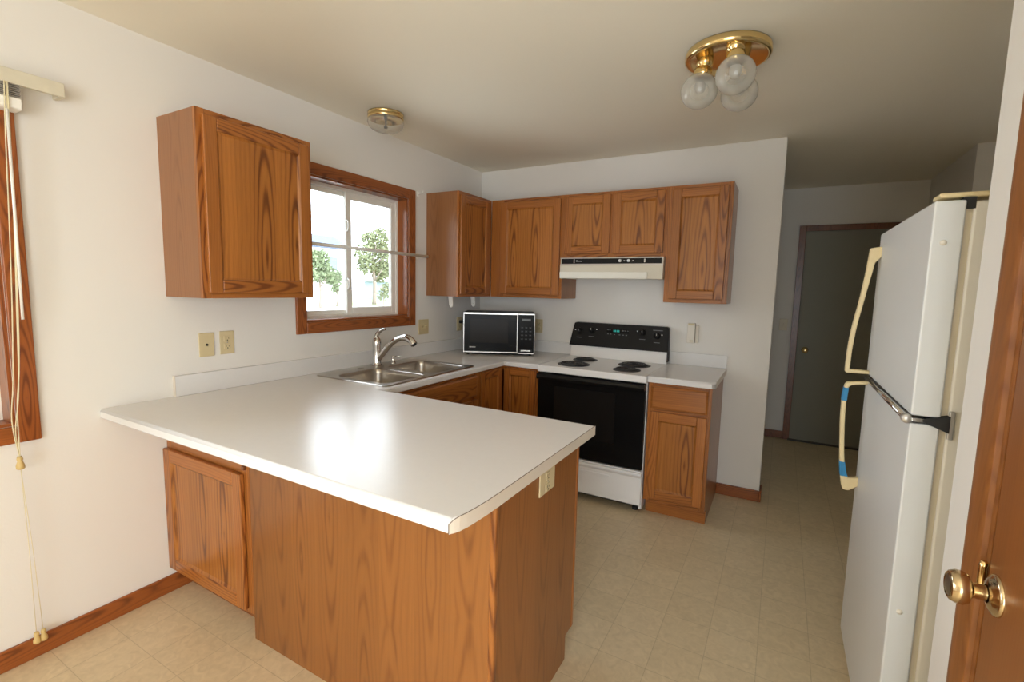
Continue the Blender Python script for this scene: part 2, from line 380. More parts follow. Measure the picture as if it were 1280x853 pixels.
# ------------------------------------------------------------------ windows
def casing(root, y0, y1, z0, z1, cw, th=.017):
    for nm, b, mt in (('casing', (0, y0-cw, z0-cw, th, y0, z1+cw), 'oak_trim'), ('casing', (0, y1, z0-cw, th, y1+cw, z1+cw), 'oak_trim'),
                  ('casing', (0, y0, z1, th, y1, z1+cw), 'oak_trim_h'), ('casing', (0, y0, z0-cw, th, y1, z0), 'oak_trim_h')):
        bx(*b).build(nm, mt, root, bevel=.004)
    jd = -.095; t = .012
    for b, mt in (((jd, y0, z0, 0, y0+t, z1), 'oak_trim'), ((jd, y1-t, z0, 0, y1, z1), 'oak_trim'), ((jd, y0+t, z1-t, 0, y1-t, z1), 'oak_trim_h'), ((jd, y0+t, z0, 0, y1-t, z0+t), 'oak_trim_h')):
        bx(*b).build('jamb', mt, root)
def ring(mb, x0, x1, y0, y1, z0, z1, w, wt=None):
    wt = wt or w
    mb.box(x0, y0, z0, x1, y0+w, z1); mb.box(x0, y1-w, z0, x1, y1, z1); mb.box(x0, y0+w, z0, x1, y1-w, z0+wt); mb.box(x0, y0+w, z1-wt, x1, y1-w, z1)
def window(name, W, cw, mid, label, latches=True):
    y0, y1, z0, z1 = W
    root = thing(name, label, 'window', (0, (y0+y1)/2, z0)); root['kind'] = 'structure'
    casing(root, y0, y1, z0, z1, cw)
    mb = MB(); ring(mb, -.155, -.085, y0, y1, z0, z1, .032); mb.build('window_frame', 'vinyl', root, bevel=.004)
    # outer fixed sash on the left, inner sliding sash on the right
    s1 = MB(); ring(s1, -.145, -.120, y0+.03, mid+.02, z0+.03, z1-.03, .028); a = s1.build('window_sash', 'vinyl', root, bevel=.004)
    bx(-.134, y0+.05, z0+.05, -.131, mid, z1-.05).build('pane', 'glass', a)
    s2 = MB(); ring(s2, -.117, -.090, mid-.035, y1-.03, z0+.03, z1-.03, .045); b = s2.build('window_sash', 'vinyl', root, bevel=.005)
    bx(-.105, mid, z0+.06, -.102, y1-.06, z1-.06).build('pane', 'glass', b)
    if latches:
        for zz in (z0+.23, z0+.60):
            l = MB(); l.tube(smooth_path([(-.090, mid-.028, zz-.035), (-.074, mid-.030, zz-.02), (-.072, mid-.030, zz+.02), (-.090, mid-.028, zz+.035)], 6), .006, 8); l.build('latch', 'vinyl', root)
    return root
window('window_1', W1, .066, -1.405, 'white sliding kitchen window with oak casing over the sink')
window('window_2', W2, .062, -3.80, 'oak cased window at the left edge under a raised blind', False)

# ------------------------------------------------------------------ cabinet door builder
def axes(plane, front):
    """u,z,w -> world; w measured outwards from the back of the door"""
    if plane == '-y': return lambda u, z, w: (u, front - w, z)
    return lambda u, z, w: (front + w, u, z)
def ubox(mb, P, u0, u1, z0, z1, w0, w1):
    a = P(u0, z0, w0); b = P(u1, z1, w1)
    mb.box(min(a[0],b[0]), min(a[1],b[1]), z0, max(a[0],b[0]), max(a[1],b[1]), z1)
def cab_door(parent, plane, back, u0, u1, z0, z1, fw=.056, name='door', t=.019):
    P = axes(plane, back); mb = MB()
    ubox(mb, P, u0, u0+fw, z0, z1, 0, t); ubox(mb, P, u1-fw, u1, z0, z1, 0, t)
    mb.mat(1); ubox(mb, P, u0+fw, u1-fw, z0, z0+fw, 0, t); ubox(mb, P, u0+fw, u1-fw, z1-fw, z1, 0, t)
    d = mb.build(name, ['oak', 'oak_h'], parent, bevel=.0045)
    a, b, c, e = u0+fw, u1-fw, z0+fw, z1-fw; k = .009; wt, wb = t-.003, t-.010
    mb = MB()
    for q in (((a,c),(b,c),(b-k,c+k),(a+k,c+k)), ((b,c),(b,e),(b-k,e-k),(b-k,c+k)), ((b,e),(a,e),(a+k,e-k),(b-k,e-k)), ((a,e),(a,c),(a+k,c+k),(a+k,e-k))):
        mb.quad(P(*q[0], wt), P(*q[1], wt), P(*q[2], wb), P(*q[3], wb))
    ubox(mb, P, a, b, c, e, .003, wb-.0002)
    mb.build('door_panel', 'oak_panel', d)
    return d
def slab_front(parent, plane, back, u0, u1, z0, z1, name='drawer_front', t=.019):
    P = axes(plane, back); mb = MB(); ubox(mb, P, u0, u1, z0, z1, 0, t*.62)
    i = .012
    A = [P(u0, z0, t*.62), P(u1, z0, t*.62), P(u1, z1, t*.62), P(u0, z1, t*.62)]; B = [P(u0+i, z0+i, t), P(u1-i, z0+i, t), P(u1-i, z1-i, t), P(u0+i, z1-i, t)]
    for j in range(4): mb.quad(A[j], A[(j+1)%4], B[(j+1)%4], B[j])
    mb.quad(*B)
    bmesh.ops.remove_doubles(mb.bm, verts=mb.bm.verts[:], dist=1e-5)
    return mb.build(name, 'oak_h', parent)
def face_frame(parent, plane, back, u0, u1, z0, z1, stiles, rails, t=.019):
    """stiles: list of (u0,u1); rails: list of (z0,z1, u0,u1)"""
    P = axes(plane, back); mb = MB()
    for a, b in stiles: ubox(mb, P, a, b, z0, z1, 0, t)
    mb.mat(1)
    for c, e, a, b in rails: ubox(mb, P, a, b, c, e, 0, t-.0003)
    return mb.build('face_frame', ['oak', 'oak_h'], parent, bevel=.0012, seg=1)
ZB, ZT = 1.371, 2.1364; D = .298; F = .279
def wall_cab(label, plane, u0, u1, z0, z1, doors, first=.036):
    loc = (D/2, (u0+u1)/2, z0) if plane == '+x' else ((u0+u1)/2, -D/2, z0)
    r = thing('wall_cabinet', label, 'cabinet', loc, group=None)
    P = axes(plane, 0)
    mb = MB(); t = .012
    ubox(mb, P, u0, u0+t, z0, z1, .001, F); ubox(mb, P, u1-t, u1, z0, z1, .001, F)
    ubox(mb, P, u0+t, u1-t, z0+.012, z0+.024, .001, F); ubox(mb, P, u0+t, u1-t, z1-.02, z1-.008, .001, F); ubox(mb, P, u0+t, u1-t, z0+.024, z1-.02, .001, .008)
    mb.build('carcass', 'oak_side', r, bevel=.0008, seg=1)
    st = [(u0, u0+first), (u1-.036, u1)]
    for a, b in zip(doors, doors[1:]): st.append((a[1]-.016, b[0]+.016))
    st.sort(); rl = []
    for a, b in zip(st, st[1:]): rl += [(z0, z0+.038, a[1], b[0]), (z1-.038, z1, a[1], b[0])]
    f = F if plane == '+x' else -F
    face_frame(r, plane, f, u0, u1, z0, z1, st, rl)
    f = D if plane == '+x' else -D
    for a, b, c, e in doors: cab_door(r, plane, f, a, b, c, e)
    return r
wall_cab('oak wall cabinet with one door left of the kitchen window', '+x', -2.5416, -2.004, ZB, ZT, [(-2.522, -2.024, 1.394, 2.112)])
wall_cab('narrow oak wall cabinet in the corner right of the window', '+x', -.7507, -.300, ZB, ZT, [(-.738, -.345, 1.392, 2.112)])
wall_cab('wide oak wall cabinet on back wall above the microwave', '-y', .3, .927, ZB, ZT, [(.395, .908, 1.396, 2.112)], .115)
wall_cab('short two door oak cabinet above the range hood', '-y', .927, 1.682, 1.676, ZT, [(.948, 1.290, 1.702, 2.115), (1.312, 1.664, 1.702, 2.115)])
wall_cab('tall single door oak wall cabinet right of the range hood', '-y', 1.682, 2.0773, ZB, ZT, [(1.712, 2.054, 1.396, 2.114)])

# ------------------------------------------------------------------ base cabinets
ZC0, ZC = .8764, .9144
# small base right of range
r = thing('base_cabinet', 'small oak base cabinet with drawer right of the range', 'cabinet', (1.878, -.3, 0))
mb = MB()
mb.prism([(0, 0), (-.545, 0), (-.545, .10), (-.598, .10), (-.598, ZC0), (0, ZC0)], 2.055, 2.067, lambda p, q, a: (a, p, q))
mb.prism([(0, 0), (-.545, 0), (-.545, .10), (-.598, .10), (-.598, ZC0), (0, ZC0)], 1.692, 1.704, lambda p, q, a: (a, p, q))
mb.box(1.704, -.598, .10, 2.055, -.01, .115); mb.box(1.704, -.012, .115, 2.055, -.001, ZC0)
mb.build('carcass', 'oak_side', r)
bx(1.704, -.557, 0, 2.067, -.545, .10).build('toe_kick', 'oak_h', r)
face_frame(r, '-y', -.598, 1.692, 2.067, .10, ZC0, [(1.692, 1.728), (2.031, 2.067)], [(.10, .138, 1.728, 2.031), (.684, .716, 1.728, 2.031), (.846, ZC0, 1.728, 2.031)])
dr = slab_front(r, '-y', -.617, 1.712, 2.048, .712, .856, 'drawer')
cab_door(r, '-y', -.617, 1.712, 2.048, .128, .690)
# corner base with folding doors
r = thing('base_cabinet', 'oak corner base cabinet under the microwave counter', 'cabinet', (.45, -.45, 0))
mb = MB()
mb.box(.912, -.60, .10, .924, -.001, ZC0); mb.box(.001, -.012, .1, .912, -.001, ZC0); mb.box(.001, -.96, .1, .012, -.012, ZC0)
mb.box(.012, -.60, .10, .912, -.012, .115); mb.box(.012, -.96, .10, .60, -.60, .115)
mb.build('carcass', 'oak_side', r)
bx(.56, -.57, 0, .924, -.558, .10).build('toe_kick', 'oak_h', r); bx(.548, -.96, 0, .56, -.558, .10).build('toe_kick', 'oak_h', r)
mb = MB(); mb.box(.890, -.617, .10, .924, -.60, ZC0); mb.box(.60, -.96, .10, .617, -.925, ZC0)
mb.mat(1); mb.box(.617, -.617, .842, .890, -.60, ZC0); mb.box(.60, -.925, .842, .617, -.617, ZC0); mb.build('face_frame', ['oak', 'oak_h'], r)
cab_door(r, '-y', -.610, .634, .895, .125, .860, .05); cab_door(r, '+x', .610, -.915, -.638, .125, .860, .05)
# sink base
r = thing('base_cabinet', 'oak sink base cabinet with false drawer front below the sink', 'cabinet', (.3, -1.42, 0))
mb = MB(); mb.box(.001, -.974, .1, .60, -.962, ZC0); mb.box(.001, -1.88, .1, .60, -1.868, ZC0); mb.box(.001, -1.868, .1, .60, -.974, .115); mb.box(.001, -1.868, .115, .012, -.974, ZC0)
mb.build('carcass', 'oak_side', r)
bx(.548, -1.88, 0, .56, -.962, .10).build('toe_kick', 'oak_h', r)
face_frame(r, '+x', .60, -1.88, -.962, .10, ZC0, [(-1.88, -1.84), (-1.0, -.962)], [(.10, .138, -1.84, -1.0), (.684, .716, -1.84, -1.0), (.835, ZC0, -1.84, -1.0)])
slab_front(r, '+x', .619, -1.86, -.982, .712, .852, 'false_drawer_front')
cab_door(r, '+x', .619, -1.86, -1.43, .128, .690); cab_door(r, '+x', .619, -1.412, -.982, .128, .690)
# peninsula: end cabinet with a door toward the dining side, then the panelled run
r = thing('base_cabinet', 'oak base cabinet with a door under the counter overhang by left wall', 'cabinet', (.31, -2.25, 0))
FY = -2.561
mb = MB(); mb.box(.002, FY, .10, .014, -1.96, ZC0); mb.box(.606, FY, .10, .618, -1.96, ZC0); mb.box(.014, FY, .10, .606, -1.96, .115); mb.box(.014, -1.97, .115, .606, -1.96, ZC0)
mb.build('carcass', 'oak_side', r)
bx(.016, -2.50, 0, .618, -2.488, .10).build('toe_kick', 'oak_h', r)
face_frame(r, '-y', FY, .002, .618, .10, ZC0, [(.002, .036), (.575, .618)], [(.10, .135, .036, .575), (.660, ZC0, .036, .575)], t=.012)
cab_door(r, '-y', FY-.013, .003, .588, .118, .690)
mb = MB(); mb.box(.586, FY-.024, .708, .604, FY-.012, .724); mb.build('bumper', 'oak_dark', r, bevel=.002)
r = thing('peninsula_cabinet', 'oak veneered peninsula base with end panel facing the dining floor', 'cabinet', (1.19, -2.25, 0))
mb = MB(); mb.box(.628, FY, .0, 1.735, FY+.012, ZC0); mb.box(1.722, FY+.012, .1, 1.734, -1.972, ZC0); mb.box(.63, FY+.012, .10, 1.722, -1.972, .115); mb.box(.63, -1.99, .115, 1.72, -1.974, ZC0)
mb.build('carcass', 'oak_side', r)
bx(.622, FY-.013, 0, 1.738, FY-.001, ZC0).build('back_panel', 'oak_back', r, bevel=.001, seg=1)
mb = MB(); mb.prism([(FY-.001, 0), (-2.025, 0), (-2.025, .10), (-1.957, .10), (-1.957, ZC0), (FY-.001, ZC0)], 1.735, 1.748, lambda p, q, a: (a, p, q))
mb.build('end_panel', 'oak_back', r)
bx(1.732, FY-.017, 0, 1.753, FY+.004, ZC0-.001).build('corner_molding', 'oak', r, bevel=.006, seg=3)
bx(1.730, -1.972, .10, 1.750, -1.953, ZC0).build('face_frame', 'oak', r, bevel=.002)
bx(.63, -2.04, 0, 1.735, -2.026, .10).build('toe_kick', 'oak_h', r)

# ------------------------------------------------------------------ countertops
def fill_loops(mb, loops, z):
    es = []
    for lp in loops:
        vs = [mb.bm.verts.new((x, y, z)) for x, y in lp]
        es += [mb.bm.edges.new((vs[i], vs[(i+1) % len(vs)])) for i in range(len(vs))]
    return bmesh.ops.triangle_fill(mb.bm, edges=es, use_beauty=True)
def rrect(x0, y0, x1, y1, r, n=6):
    out = []
    for cx, cy, a0 in ((x1-r, y1-r, 0), (x0+r, y1-r, 90), (x0+r, y0+r, 180), (x1-r, y0+r, 270)):
        for i in range(n+1):
            a = math.radians(a0 + 90*i/n); out.append((cx + r*math.cos(a), cy + r*math.sin(a)))
    return out
PYN, PYF, XP, DC, XS1, XS2, XE2 = -2.8064, -1.8902, 1.7875, .6511, .9267, 1.6875, 2.0832
def slab(loops, z0, z1, edge_ok):
    mb = MB(); fill_loops(mb, loops, z1)
    fs = mb.bm.faces[:]
    r = bmesh.ops.extrude_face_region(mb.bm, geom=fs)
    for v in [g for g in r['geom'] if isinstance(g, bmesh.types.BMVert)]: v.co.z = z0
    for e in mb.bm.edges:
        a, b = e.verts
        if abs(a.co.z - b.co.z) < 1e-5:
            mx = (a.co + b.co) / 2
            n = e.calc_face_angle(0) if len(e.link_faces) == 2 else 0
            if abs(n) > .5 and edge_ok(mx): e[mb.wl] = 1.0 if mx.z > z0 + .01 else .35
    return mb
endc = [(1.7640, PYN), (1.7700, PYN+.010), (1.7760, PYN+.025), (1.7805, PYN+.048), (1.7840, PYN+.085), (1.7865, PYN+.13), (1.7875, PYN+.185)]
outer = [(.001, PYN)] + endc + [(XP, PYF), (DC, PYF), (DC, -DC), (XS1-.002, -DC), (XS1-.002, -.001), (.001, -.001)]
hole = rrect(.10, -1.802, .600, -1.022, .04)
ok = lambda c: (abs(c.y - PYN) < .003) or (abs(c.y - PYF) < .003) or (abs(c.x - DC) < .003 and c.y > PYF - .01) or (abs(c.y + DC) < .003 and c.x > .6)
ct = slab([outer, hole], ZC0, ZC, ok).build('countertop', 'laminate', None, bevel=.011, seg=4, weight=True)
tag(ct, 'white laminate U shaped countertop with peninsula and sink cutout', 'countertop')
mb = MB()
mb.box(.001, -2.5324, ZC, .020, -.001, 1.010); mb.box(.020, -.020, ZC, XS1-.002, -.001, 1.010)
mb.build('backsplash', 'laminate', ct, bevel=.004)
mb = MB(); mb.box(.0005, -2.5345, ZC, .021, -2.5325, 1.011); mb.build('backsplash_end_cap', 'lam_edge', ct)
# end band following the end edge with the dark laminate seam on top
path = endc + [(XP, PYF)]
mb = MB()
for (x0, y0), (x1, y1) in zip(path, path[1:]):
    zt0 = ZC-.002; top0 = zt0 - (.013 if y0 <= PYN+.002 else .004 if y0 < PYN+.02 else 0); top1 = zt0 - (.004 if y1 < PYN+.02 else 0)
    for lo, hi, mi in ((None, 0, 0), (0, .0017, 1)):
        za0, za1 = (ZC0, ZC0) if lo is None else (top0, top1); zb0, zb1 = top0 + hi, top1 + hi
        mb.mat(mi); t = .0012
        mb.hexa([(x0, y0, za0), (x0+t, y0, za0), (x1+t, y1, za1), (x1, y1, za1), (x0, y0, zb0), (x0+t, y0, zb0), (x1+t, y1, zb1), (x1, y1, zb1)])
mb.mat(1).box(1.7628, PYN-.0008, ZC0+.001, 1.7652, PYN+.0006, ZC-.014)
mb.build('edge_band', ['lam_edge', 'lam_core'], ct)
ct2 = slab([[(XS2+.003, -DC), (2.064, -DC), (XE2, -DC+.03), (XE2, -.001), (XS2+.003, -.001)]], ZC0, ZC, lambda c: c.y < -.6).build('countertop', 'laminate', None, bevel=.011, seg=4, weight=True)
tag(ct2, 'short white laminate countertop on the base cabinet right of the range', 'countertop')
bx(XS2+.012, -.020, ZC, XE2, -.001, 1.005).build('backsplash', 'laminate', ct2, bevel=.003)
bx(XE2, -.60, ZC0, XE2+.0012, -.002, ZC-.002).build('edge_band', 'lam_edge', ct2)

# ------------------------------------------------------------------ sink and faucet
S = thing('kitchen_sink', 'double bowl stainless steel sink set into the white counter', 'sink', (.35, -1.41, ZC))
b1, b2 = (.178, -1.785, .588, -1.445), (.178, -1.385, .588, -1.035)
mb = MB(); zt = ZC + .006
L1, L2 = rrect(*b1, .06), rrect(*b2, .06)
fill_loops(mb, [rrect(.072, -1.826, .623, -1.000, .03), L1, L2], zt)
O_ = rrect(.072, -1.826, .623, -1.000, .03); O2 = rrect(.066, -1.832, .629, -.994, .034)
def skirt(mb, A, za, B, zb):
    n = len(A); va = [mb.bm.verts.new((*p, za)) for p in A]; vb = [mb.bm.verts.new((*p, zb)) for p in B]
    for i in range(n):
        f = mb._f([va[i], va[(i+1)%n], vb[(i+1)%n], vb[i]])
    return vb
mb.sm = True
skirt(mb, O_, zt, O2, ZC + .0005)
def inset(b, d, r): return rrect(b[0]+d, b[1]+d, b[2]-d, b[3]-d, r)
for b in (b1, b2):
    st = [(rrect(*b, .06), zt), (inset(b, .004, .058), zt-.004), (inset(b, .007, .055), zt-.03), (inset(b, .012, .055), zt-.145), (inset(b, .022, .05), zt-.163), (inset(b, .045, .04), zt-.170)]
    for (A, za), (B, zb) in zip(st, st[1:]): vb = skirt(mb, A, za, B, zb)
    mb._f(vb)
bmesh.ops.remove_doubles(mb.bm, verts=mb.bm.verts[:], dist=1e-5)
mb.build('basin', 'steel', S, recalc=True)
for b in (b1, b2):
    MB().lathe([(.0, 0), (.044, 0), (.044, .003), (.036, .003), (.03, -.002), (0, -.002)], ((b[0]+b[2])/2, (b[1]+b[3])/2, zt-.1695), 'z', 24, False).build('drain', 'chrome', S)
MB().lathe([(.0205, 0), (.0205, .003), (.015, .006), (0, .0065)], (.122, -1.53, zt), 'z', 20).build('hole_cover', 'steel', S)
fx, fy, fz = .108, -1.375, zt+.0006
Fa = thing('faucet', 'chrome single lever pull-out faucet standing behind the sink bowls', 'faucet', (fx, fy, fz))
mb = MB(); mb.lathe([(.034, 0), (.034, .006), (.030, .012), (.0275, .02), (.0265, .08), (.0265, .12), (.0285, .135), (.0285, .15), (.026, .168), (.017, .181), (0, .186)], (fx-.004, fy, fz), 'z', 24); mb.build('faucet_body', 'chrome', Fa)
hp = smooth_path([(fx-.008, fy, fz+.165), (fx-.004, fy, fz+.190), (fx+.012, fy+.003, fz+.215), (fx+.036, fy+.006, fz+.232), (fx+.062, fy+.010, fz+.240)], 5)
MB().tube(hp, [lerp(.021, .0075, (i/(len(hp)-1))**.8) for i in range(len(hp))], 12, flat=.75).build('lever_handle', 'chrome', Fa)
spp = smooth_path([(fx+.010, fy, fz+.045), (fx+.048, fy+.004, fz+.085), (fx+.105, fy+.008, fz+.142), (fx+.155, fy+.012, fz+.177), (fx+.205, fy+.016, fz+.194)], 6)
MB().tube(spp, [lerp(.020, .0165, i/(len(spp)-1)) for i in range(len(spp))], 14).build('spout', 'chrome', Fa)
spp = smooth_path([(fx+.195, fy+.015, fz+.192), (fx+.235, fy+.019, fz+.194), (fx+.268, fy+.022, fz+.180), (fx+.292, fy+.024, fz+.156)], 6)
mb = MB(); mb.tube(spp, [lerp(.0175, .0225, min(1, i/6)) for i in range(len(spp))], 14); mb.build('spray_head', 'chrome', Fa)
mb = MB(); mb.lathe([(.014, 0), (.014, -.006), (0, -.007)], spp[-1], tuple((spp[-2]-spp[-1]).normalized()), 14); mb.build('aerator', 'rubber', Fa)
Sd = thing('soap_dispenser', 'small chrome soap pump beside the faucet', 'soap dispenser', (.158, -1.255, zt+.0006))
MB().lathe([(.020, 0), (.020, .004), (.0165, .010), (.010, .022), (.009, .035), (.0105, .042), (.0105, .050), (0, .054)], (.138, -1.262, zt+.0006), 'z', 20).build('pump_body', 'chrome', Sd)
MB().tube([(.138, -1.262, zt+.046), (.158, -1.258, zt+.050), (.198, -1.250, zt+.052)], [.006, .0055, .004], 10).build('nozzle', 'chrome', Sd)

# ------------------------------------------------------------------ microwave (front turned toward the room)
ang = math.atan2(.273, .487); mw, mh, md = .558, .332, .31
Mw = thing('microwave', 'black microwave oven with silver trim turned in the counter corner', 'microwave', (.229+.4725-.229-.0, -.4395, ZC), ang)
Mw.location = ((.229+.716)/2, (-.576-.303)/2, ZC+.0006)
x0, x1 = -mw/2, mw/2; z0, z1 = .012, mh+.004
mb = MB(); mb.box(x0, .018, z0, x1, md, z1); mb.build('housing', 'black_soft', Mw, bevel=.004, local=True)
xs = x0 + mw*.765
mb = MB(); mb.box(x0+.004, .002, z0+.022, xs-.006, .018, z1-.012); d = mb.build('door', 'mw_face', Mw, bevel=.003, local=True)
mb = MB(); mb.box(x0+.05, .0005, z0+.085, xs-.075, .002, z1-.05); mb.build('door_window', 'mw_window', d, bevel=.0006, local=True)
mb = MB(); mb.box(x0, -.003, z1-.016, xs-.002, .019, z1-.003); mb.box(x0, -.002, z0+.008, xs-.002, .019, z0+.016); mb.box(x0, -.002, z0+.016, x0+.006, .019, z1-.016)
mb.box(xs-.008, -.003, z0+.01, xs-.001, .019, z1-.016); mb.build('silver_trim', 'silver', Mw, bevel=.001, local=True)
mb = MB(); mb.box(x0+.004, .004, z0+.032, xs-.01, .0025, z0+.036); mb.build('trim_line', 'grey_print', Mw, local=True)
mb = MB(); mb.box(xs+.004, .002, z0+.004, x1-.003, .018, z1-.003); cp = mb.build('control_panel', 'mw_face', Mw, bevel=.002, local=True)
mb = MB(); mb.box(xs+.002, -.001, z1-.014, x1, .019, z1-.004); mb.box(x1-.004, -.001, z0+.004, x1, .019, z1-.014); mb.box(xs+.002, -.001, z0+.002, x1, .019, z0+.012); mb.build('silver_trim', 'silver', Mw, bevel=.001, local=True)
mb = MB(); mb.box(xs+.030, .0008, z1-.062, x1-.032, .003, z1-.045); mb.build('display', 'grey_print', cp, local=True)
for i in range(4):
    for j in range(3):
        mb = MB(); a = xs+.022+j*.032; c = z1-.120-i*.030; mb.box(a, .0010, c, a+.022, .0025, c+.012); mb.mat(1); mb.box(a+.007, .0004, c+.004, a+.015, .0012, c+.008); mb.build('button', ['black_soft', 'grey_print'], cp, local=True)
mb = MB(); mb.box(xs+.012, -.0006, z0+.020, x1-.014, .003, z0+.037); mb.mat(1); mb.box(xs+.026, -.0014, z0+.024, x1-.030, .0, z0+.033); mb.build('door_button', ['black', 'silver'], cp, local=True)
mb = MB()   # small white maker's mark, too small to read in the photo
for i, wd in enumerate((.010, .006, .007, .006, .007, .005)): mb.box(x0+.048+i*.0085, .0012, z0+.046, x0+.048+i*.0085+wd, .0025, z0+.054)
mb.build('badge', 'white_print', Mw, local=True)
for sx in (x0+.03, x1-.03):
    for sy in (.04, md-.03): MB().lathe([(.012, 0), (.012, .013)], (sx, sy, 0), 'z', 12).build('foot', 'rubber', Mw, local=True)

# ------------------------------------------------------------------ range
Rg = thing('range', 'white freestanding electric range with black oven door and control panel', 'range', (1.307, -.33, 0))
a, b = XS1+.002, XS2-.002
mb = MB(); mb.box(a, -.625, .03, a+.018, -.02, .868); mb.box(b-.018, -.625, .03, b, -.02, .868); mb.box(a+.018, -.04, .03, b-.018, -.02, .868); mb.box(a+.018, -.60, .03, b-.018, -.04, .05); mb.box(a+.018, -.60, .05, b-.018, -.56, .868); mb.build('body', 'enamel', Rg)
mb = MB(); mb.box(a-.0015, -.668, .868, b+.0015, -.025, .914); mb.build('cooktop', 'enamel', Rg, bevel=.007, seg=3)
mb = MB(); mb.prism([(-.022, .914), (-.075, .914), (-.066, 1.003), (-.022, 1.003)], a, b, lambda p, q, x: (x, p, q)); mb.build('backguard', 'enamel', Rg, bevel=.003)
mb = MB()
out = [(a-.010, 1.003), (b+.005, 1.003), (b+.006, 1.02), (b+.002, 1.165), (b-.001, 1.180), (b-.014, 1.186), (a+.040, 1.186), (a+.028, 1.182), (a+.022, 1.172), (a-.004, 1.03)]
A = []
def py(z, front): return (-.088 + (z-1.003)*.12) if front else -.022
mb.prism([(p, q) for p, q in out], 0, 1, lambda p, q, t: (p, py(q, t > .5), q)); cpn = mb.build('control_panel', 'black_soft', Rg, bevel=.004)
mb = MB(); mb.box(b+.0005, -.088, .93, b+.006, -.022, 1.006); mb.build('side_trim', 'black_soft', Rg)
for kx, kz in ((1.000, 1.118), (1.102, 1.130), (1.500, 1.135), (1.607, 1.118)):
    yk = py(kz, True)
    k = MB().lathe([(.025, 0), (.025, .004), (.020, .006), (.018, .018), (.0, .019)], (kx, yk, kz), '-y', 24).build('knob', 'black_soft', cpn)
    mb = MB(); mb.box(kx-.004, yk-.026, kz-.018, kx+.004, yk-.018, kz+.018); mb.build('grip', 'black_soft', k, bevel=.002)
    mb.__init__(); mb.box(kx-.001, yk-.0268, kz+.004, kx+.001, yk-.0258, kz+.017); mb.build('knob_mark', 'white_print', cpn)
    mb = MB(); sx = .034 if kx < 1.05 or kx > 1.55 else -.034
    if 1.05 < kx < 1.3: sx = .040
    if 1.4 < kx < 1.55: sx = -.040
    if kx < 1.05: sx = -.034
    mb.box(kx+sx-.004, yk-.0012, kz+.004, kx+sx+.004, yk+.001, kz+.012); mb.build('burner_symbol', 'white_print', cpn)
    mb = MB(); mb.box(kx-.022, py(kz-.05, True)-.001, kz-.052, kx+.022, py(kz-.05, True)+.001, kz-.048); mb.build('knob_legend', 'grey_print', cpn)
yk = py(1.13, True)
mb = MB(); mb.box(1.222, yk-.0012, 1.096, 1.395, yk+.002, 1.152); mb.build('clock_panel', 'black', cpn)
mb = MB()
for i in range(4): mb.box(1.277+i*.0115+(.003 if i > 1 else 0), yk-.003, 1.127, 1.277+i*.0115+.0085+(.003 if i > 1 else 0), yk-.0008, 1.142)
mb.build('clock_display', 'clock', cpn)
for x_, w_, z_ in ((1.228, .012, 1.138), (1.245, .008, 1.138), (1.345, .014, 1.136), (1.364, .012, 1.136), (1.384, .008, 1.136), (1.230, .01, 1.106), (1.252, .01, 1.106), (1.284, .006, 1.104), (1.320, .012, 1.104), (1.345, .014, 1.104), (1.372, .012, 1.104)):
    bx(x_, yk-.0032, z_, x_+w_, yk-.0008, z_+.005).build('clock_button', 'grey_print', cpn)
mb = MB(); mb.box(1.575, py(1.157, True)-.0012, 1.155, 1.645, py(1.157, True)+.001, 1.160); mb.build('panel_print', 'grey_print', cpn)
# burners: large front-left, small rear-left, large rear-right, small front-right
def spiral(cx, cy, z, r0, r1, turns):
    n = int(turns*26); return [(cx + lerp(r0, r1, i/n)*math.cos(turns*2*math.pi*i/n), cy + lerp(r0, r1, i/n)*math.sin(turns*2*math.pi*i/n), z) for i in range(n+1)]
for cx, cy, R in ((1.128, -.492, .100), (1.118, -.235, .078), (1.500, -.262, .100), (1.512, -.500, .078)):
    bn = MB().lathe([(R+.014, 0), (R+.014, .003), (R+.006, .005), (R-.002, .002), (.03, .0012), (0, .0012)], (cx, cy, .914), 'z', 36, False).build('burner', 'coil', Rg)
    MB().tube(spiral(cx, cy, .9225, .016, R-.004, 5 if R > .09 else 4), .0052, 8).build('heating_coil', 'coil', bn)
# oven door and drawer
mb = MB(); mb.box(a+.001, -.655, .298, b-.003, -.628, .862); dr = mb.build('oven_door', 'black', Rg, bevel=.004)
mb = MB(); mb.box(1.055, -.6562, .44, 1.49, -.655, .775); mb.build('door_window', 'oven_glass', dr, bevel=.0005, seg=1)
mb = MB(); mb.prism([(-.655, .862), (-.684, .855), (-.690, .835), (-.684, .817), (-.655, .822)], a+.001, b-.003, lambda p, q, x: (x, p, q)); mb.build('door_handle', 'black', dr, bevel=.004)
mb = MB(); mb.box(a+.001, -.645, .055, b-.003, -.626, .288); dw = mb.build('storage_drawer', 'enamel', Rg, bevel=.006)
mb = MB(); mb.prism([(-.645, .280), (-.660, .276), (-.662, .262), (-.645, .240)], a+.001, b-.003, lambda p, q, x: (x, p, q)); mb.build('drawer_lip', 'enamel', dw, bevel=.004)
mb = MB(); mb.box(1.17, -.650, .205, 1.47, -.6445, .222); mb.build('drawer_pull', 'enamel', dw, bevel=.0025)
for x_ in (a+.05, b-.05):
    for y_ in (-.57, -.08): MB().lathe([(.022, 0), (.022, .012), (.010, .014), (.010, .032)], (x_, y_, 0), 'z', 14).build('foot', 'rubber', Rg)
bx(a+.01, -.60, .03, b-.01, -.56, .055).build('kick_panel', 'black_soft', Rg)

